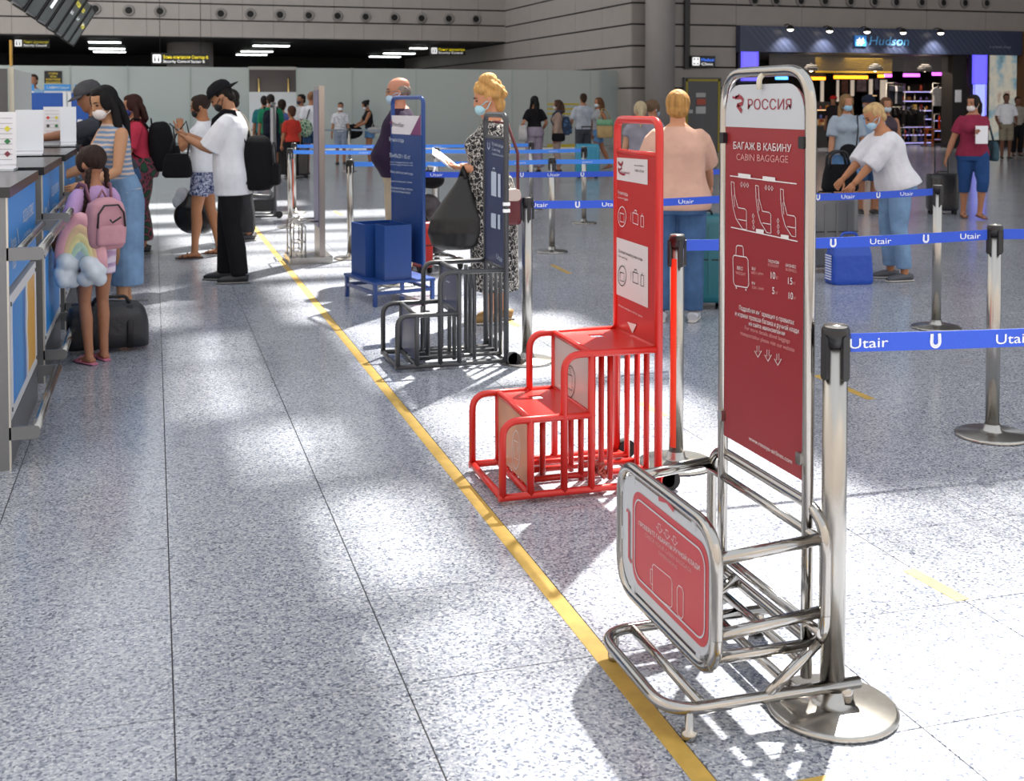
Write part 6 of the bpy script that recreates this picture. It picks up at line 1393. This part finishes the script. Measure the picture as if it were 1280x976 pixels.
# --- woman in burgundy
BG = person('burgundywoman', 'woman in burgundy T-shirt and blue knee shorts pulling a suitcase', (1215, 273), 119, 250, girth=1.16, skin='a9765a', topc=cloth('burgundy_top', '8a2c46', .2), sleeve=.36, hem=.86, loose=.016, bottom=('pants', cloth('blue_shorts', '28497c', .2), .66, .022), shoe=('sandal', shb), hair=('pony', '1d1615'), mask='d9d2d0', near=True, head=(-52, 2), lh=(-.02, .2, 1.16), rh=(.36, -.06, .78), palm=((0, -1, 0), (-1, 0, 0)), lift=(.02, 0), fpos=((-.08, .1), (.08, -.1)))
BGh = BG['hands'][0]; t, D = worn(BG, 'folder', 'pale folder held to the chest of the burgundy woman', 'papers', BGh + Vector((-.04, -.01, -.17))); obj('cover', MB().box(-.08, .08, .02, .035, .02, .26), pap, t); obj('page', MB().box(-.076, .076, .012, .02, .025, .255), whitep, t)
p = G(1185, 268); suitcase((p.x - .02, p.y + .1), R(-25), .42, .26, .52, '202228', 'black cabin suitcase pulled by the burgundy woman', .4)
t, D = worn(BG, 'shoulder_bag', 'dark teal shoulder bag behind the arm of the burgundy woman', 'bag', (-.31, -.1, .78)); soft('bag_body', MB().loft([[Vector((x * f, y * f, z_)) for x, y in rrect(-.05, .05, -.12, .12, .04, 4)] for z_, f in ((0, .8), (.04, 1), (.2, .9), (.27, .6))]), cloth('teal_bag', '3c5560'), t, .014, 2); obj('strap', MB().tube([(0, 0, .26), (.06, .02, .46), (.14, .08, .62)], .014, 6), cloth('teal_bag', '3c5560'), t)
# --- people before the shop
P1_ = person('greytee', 'woman in pale grey T-shirt and denim shorts walking from the shop', (1056, 274), 118, 255, girth=1.06, skin='a9785c', topc=cloth('pale_tee', '9aa6b4', .2), sleeve=.45, hem=.88, loose=.024, bottom=('shorts', den, .4, .014), shoe=('shoe', shd), hair=('long', '8a6a48'), mask='8fb9cf', head=(12, 4), lh=(-.26, .1, .85), rh=(.24, .12, .84))
t, D = worn(P1_, 'crossbody_bag', 'small black crossbody bag on the woman in pale grey T-shirt', 'bag', (.02, .2, .84)); soft('bag_body', MB().ball((0, 0, .09), (.13, .06, .1)), cloth('bag_black', '141418'), t, .012, 2); obj('strap', MB().tube([(-.1, 0, .14), (-.13, -.02, .36), (-.15, -.12, .58)], .01, 6), mat('strap_black', '15151a', .6), t)
C2 = person('capguy', 'man in dark cap and light shirt behind the blonde woman in lace', (1084, 268), 120, 250, 'm', skin='9c6c52', topc=cloth('light_blue_shirt', '8aa0bc', .2), bottom=('shorts', dend, .5, .014), shoe=('shoe', shd), hair=('short', '1d1715'), mask='6f9cc0')
cap(C2, 'dark cap on the man behind the blonde woman in lace', cloth('navy_cap', '1a2030'), False)
C3 = person('sunglasswoman', 'woman with hair pulled back beside the man in dark cap', (1106, 264), 122, 255, skin='a9765a', topc=cloth('dark_tank', '4b3f48', .2), sleeve=0, bottom=('shorts', dend, .4, .014), shoe=('sandal', shb), hair=('bun', '6a4a34'), mask='b8c4cc')
RC = person('seller', 'shop seller in a red cap among the goods', (1041, 192), 120, 200, 'm', skin='9a6a50', topc=cloth('seller_dark', '2a2426', .2), bottom=('pants', blk, .97, .02), shoe=('shoe', shd), hair=('short', '1d1715'))
cap(RC, 'bright red cap on the shop seller', cloth('red_cap', 'c02a24'), False)
M1 = person('whiteshirtman', 'man in white shirt and sand shorts far by the lit poster', (1257, 199), 117, 245, 'm', skin='6f4a3a', topc=wht, sleeve=.45, bottom=('shorts', cloth('sand', '8f8674'), .5, .014), shoe=('shoe', shd), hair=('short', '1a1412'), lh=(-.2, .2, .95), rh=(.22, .15, .9))
M2 = person('beltman', 'man in cream shirt with shoulder strap behind the white shirt man', (1271, 196), 121, 250, 'm', skin='6f4a3a', topc=cloth('cream_shirt', '9a948a'), bottom=('pants', blk, .95, .02), shoe=('shoe', shd), hair=('short', '1a1412'))
p = G(1275, 199); t = thing('parcel_trolley', 'white box on black trolley by the picture edge', 'trolley', (p.x + .35, p.y - .6, 0)); obj('deck', MB().rbox(-.5, .5, -.3, .3, .4, .62, .05), black, t); obj('box', MB().rbox(-.35, .45, -.25, .25, .62, 1.05, .02), pap, t)
for x in (-.38, .38):
    for y in (-.22, .22): obj('wheel', MB().tube([(x - .03, y, .1), (x + .03, y, .1)], .1, 12), rubber, t); obj('fork', MB().box(x - .02, x + .02, y - .02, y + .02, .1, .42), black, t)
# --- four by the glass
A1 = person('blackhair', 'woman with long black hair and black top by the frosted glass', (668, 216), 120, 95, skin='a9765a', topc=blk, sleeve=.4, hem=.92, bottom=('pants', cloth('mauve_trouser', '9a8fa0'), .95, .045), shoe=('shoe', shd), hair=('long', '100e11'), lh=(-.26, .16, 1.0), rh=(.24, .12, .95))
t, D = worn(A1, 'tote_bag', 'white tote bag on the shoulder of the black haired woman', 'bag', (-.28, .0, .72)); obj('bag_body', MB().loft([[Vector((x * f, y, z_)) for x, y in rrect(-.04, .04, -.17, .17, .03)] for z_, f in ((0, .9), (.1, 1.2), (.36, .7))]), cloth('tote_white', 'b9b6b8'), t); obj('strap', MB().tube([(0, -.1, .36), (.1, -.03, .68), (.1, .04, .68), (0, .1, .36)], .012, 6), cloth('tote_white', 'b9b6b8'), t)
A2 = person('beigetop', 'woman in beige top with blue backpack by the yellow bands', (697, 216), 125, 160, skin='a9785c', topc=cloth('beige_top', '9a8478'), sleeve=.9, hem=.8, loose=.03, bottom=('pants', cloth('beige_leg', 'a08c84'), .9, .02), shoe=('shoe', shd), hair=('midlong', '4a3428'), mask='cfcfd2')
backpack(A2, 'blue patterned backpack on the woman in beige top', squiggle('blue_pattern', '3a5a80', '1f3048', 10, .1, .3), .32, .42, .18, 1.1)
t, D = worn(A2, 'waist_bag', 'black bag slung at the hip of the woman in beige top', 'bag', (-.26, -.02, .72)); soft('bag_body', MB().loft([[Vector((x * f, y * f, z_)) for x, y in rrect(-.04, .04, -.15, .15, .03, 4)] for z_, f in ((0, .8), (.03, 1), (.14, 1), (.18, .8))]), cloth('bag_black', '141418'), t, .014, 2); obj('strap', MB().tube([(0, .12, .15), (.08, .06, .42), (.14, -.02, .62)], .012, 6), mat('strap_black', '15151a', .6), t)
A3 = person('whiteshirt2', 'man in white shirt seen from behind by the frosted glass', (729, 212), 117, 85, 'm', skin='a9765a', topc=cloth('white_tee2', 'b9c0cc'), bottom=('shorts', cloth('grey_short', '4c5058'), .5, .014), shoe=('shoe', shd), hair=('short', '3a281f'), lh=(-.22, .25, 1.0), rh=(.24, .1, .85))
A4 = person('skirtwoman', 'striding woman in denim shorts with beach bag', (748, 214), 122, 185, skin='a06a4c', topc=stripes('stripe_top', '35383f', 'c9ccd2', 14, 0), sleeve=0, hem=.95, bottom=('shorts', den, .3, .014), shoe=('sandal', shb), hair=('midlong', '6a452c'), mask='c3d0da', fpos=((-.08, .28), (.08, -.3)), lift=(0, .06), lh=(-.26, .05, .92), rh=(.24, .0, .85), head=(10, 0))
t, D = worn(A4, 'beach_bag', 'straw and mint beach bag on the striding woman', 'bag', (-.33, .0, .78)); obj('straw_part', MB().loft([[Vector((x * f, y * f, z_)) for x, y in rrect(-.08, .08, -.18, .18, .05)] for z_, f in ((0, .9), (.03, 1), (.28, 1.03))]), cloth('straw', 'b49a6c'), t); obj('mint_part', MB().loft([[Vector((x * f, y * f, z_)) for x, y in rrect(-.08, .08, -.18, .18, .05)] for z_, f in ((.28, 1.04), (.42, 1.04))]), cloth('mint', '7fae8c'), t); obj('strap', MB().tube([(0, -.15, .42), (.08, -.04, .66), (.08, .04, .66), (0, .15, .42)], .014, 6), cloth('straw', 'b49a6c'), t)
p = G(734, 222); suitcase((p.x, p.y), R(-10), .5, .3, .66, '1d88a8', 'turquoise suitcase beside the striding woman', .35)
for k, z in enumerate((1.6, 1.42, 1.24)):
    pass
gb = thing('floor_banner', 'yellow bands printed on the glass behind the beige topped woman', 'glass marking', (0, GY - .02, 0)); ymk = mat('band_yellow', 'c2ac2a', .5)
for y0, y1 in ((129, 131.2), (135, 137.2), (141, 143.2), (180, 195)):
    a, b = ATY(684, y1, GY - .02), ATY(724, y0, GY - .02); obj('band', MB().box(a.x, b.x, -.004, .004, max(a.z, .02), b.z), ymk, gb)
# --- ponytail pair behind the red sizer
B1 = person('ponytail', 'woman with pale ponytail and grey top behind the red sizer', (800, 292), 127, 70, skin='b98a6c', topc=cloth('grey_top', '8c8a96'), sleeve=.2, bottom=('shorts', dend, .4, .014), shoe=('sandal', shb), hair=('pony', 'b8a888'))
B2 = person('brownbun', 'woman in grey top turning beside the pale ponytail', (815, 286), 125, 20, skin='a9765a', topc=cloth('grey_top2', '9a98a2'), sleeve=.3, bottom=('shorts', dend, .4, .014), shoe=('sandal', shb), hair=('bun', '6a5440'), mask='8fa9bf')
# --- security queue
BO = person('boy', 'boy in white printed T-shirt and mask in front of the glass', (426, 206), 128, 255, 'm', skin='9c6e54', topc=squiggle('printed_tee', 'c9cbd2', '8a8e9a', 8, .02, .05), bottom=('shorts', cloth('grey_blue_short', '8a94a8'), .45, .014), shoe=('shoe', shd), hair=('short', '2a1d17'), mask='dfe2e6', child=False, girth=.9)
BT = person('blacktank', 'woman in black tank top holding a black bag by the glass', (462, 205), 125, 185, lean=8, skin='9c6a4c', topc=blk, sleeve=0, hem=.95, bottom=('shorts', den, .25, .02), shoe=('sandal', shb), hair=('bun', '151214'), mask='d9dde0', lh=(-.1, .38, 1.0), rh=(.1, .4, 1.0), head=(8, 22))
t, D = worn(BT, 'black_sack', 'black sack held by the woman in black tank top', 'bag', (0, .42, .66)); m = MB(); m.ball((0, .05, .18), (.13, .3, .19)); soft('bag_body', m, cloth('bag_black', '141418'), t, .015, 2); obj('handle', MB().tube([(0, -.08, .3), (0, 0, .38), (0, .1, .3)], .016, 6), mat('strap_black', '15151a', .6), t)
t, D = worn(BT, 'white_pouch', 'white pouch at the hip of the woman in black tank top', 'bag', (-.2, -.08, .78)); soft('bag_body', MB().ball((0, 0, .1), (.06, .2, .09)), cloth('tote_white', 'b9b6b8'), t, .014, 2); obj('strap', MB().tube([(0, -.08, .16), (.08, -.02, .35), (0, .08, .16)], .01, 6), cloth('tote_white', 'b9b6b8'), t)
GM = person('greenman', 'man in green T-shirt seen from behind in the queue', (339, 222), 118, 85, 'm', skin='9c6e54', topc=cloth('green_tee', '1f7a58', .2), sleeve=.45, bottom=('shorts', cloth('navy_short', '262c3c'), .45, .014), shoe=('shoe', shd), hair=('short', '241a16'), girth=1.1)
backpack(GM, 'dark backpack on the man in green T-shirt', cloth('bag_navy', '1c2230'), .34, .55, .2, 1.12)
Q1 = person('tealbehind', 'person in teal top half hidden behind the green T-shirt', (331, 218), 120, 80, 'm', skin='9c6e54', topc=cloth('teal_top', '2b6f78'), bottom=('pants', blk, .96, .02), shoe=('shoe', shd), hair=('short', '1d1715'))
Q2 = person('queuechild', 'child in blue top between the queue bags', (353, 218), 127, 80, 'm', skin='9c6e54', topc=cloth('blue_white', '56649c'), bottom=('shorts', blk, .45, .014), shoe=('shoe', shd), hair=('short', '2a1c16'), child=True)
Q3 = person('redback', 'person with red top in the middle of the queue', (365, 225), 135, 110, 'f', skin='9c6a4c', topc=cloth('queue_red', 'b8382e'), bottom=('pants', blk, .96, .02), shoe=('shoe', shd), hair=('short', '4a2c1e'), child=True)
Q4 = person('queueman', 'masked man in white shirt looking aside in the queue', (377, 213), 118, 200, 'm', skin='8e6248', topc=cloth('white_tee3', 'c3c6cc'), bottom=('pants', blk, .96, .02), shoe=('shoe', shd), hair=('short', '1a1412'), mask='1c2236', lh=(-.2, .3, 1.0))
Q5 = person('queuewoman', 'woman in white top and denim shorts with leafy bag in the queue', (390, 219), 115, 90, skin='a06c50', topc=wht, sleeve=.4, bottom=('shorts', dend, .3, .014), shoe=('shoe', shd), hair=('bun', '8a6444'))
t, D = worn(Q5, 'leafy_bag', 'green leaf patterned bag on the back of the queue woman', 'bag', (-.16, -.2, .86)); soft('bag_body', MB().ball((0, 0, .17), (.16, .09, .2)), squiggle('leafy', '35604c', 'a8b8a0', 14, .08, .14), t, .014, 2); obj('strap', MB().tube([(.02, 0, .34), (.08, .04, .52), (.12, .14, .6)], .016, 6), mat('strap_black', '15151a', .6), t)
p = G(357, 221); suitcase((p.x, p.y), R(5), .42, .28, .66, '1a1a1f', 'tall black suitcase standing in the queue', .3); p = G(374, 222); suitcase((p.x, p.y), R(5), .38, .28, .6, '241c20', 'dark suitcase next to the tall black one in the queue')
t = thing('clear_bundle', 'crumpled pale plastic bundle on the black suitcase', 'bundle', (G(357, 221).x - .05, G(357, 221).y, .76)); m = MB()
for k in range(6): m.ball((rng.uniform(-.14, .14), rng.uniform(-.08, .08), .14 + rng.uniform(-.03, .14)), rng.uniform(.08, .13), 10, 7)
soft('bundle_body', m, mat('plastic_white', 'cdd0d6', .3), t, .015, 1)
CL = person('clerk', 'clerk in pale blue shirt behind the far service counter', (43, 207), 93, 250, 'm', skin='a9785c', topc=cloth('clerk_blue', '8fb4d8'), bottom=('pants', blk, .96, .02), shoe=('shoe', shd), hair=('short', '3a2a20'))
flush()
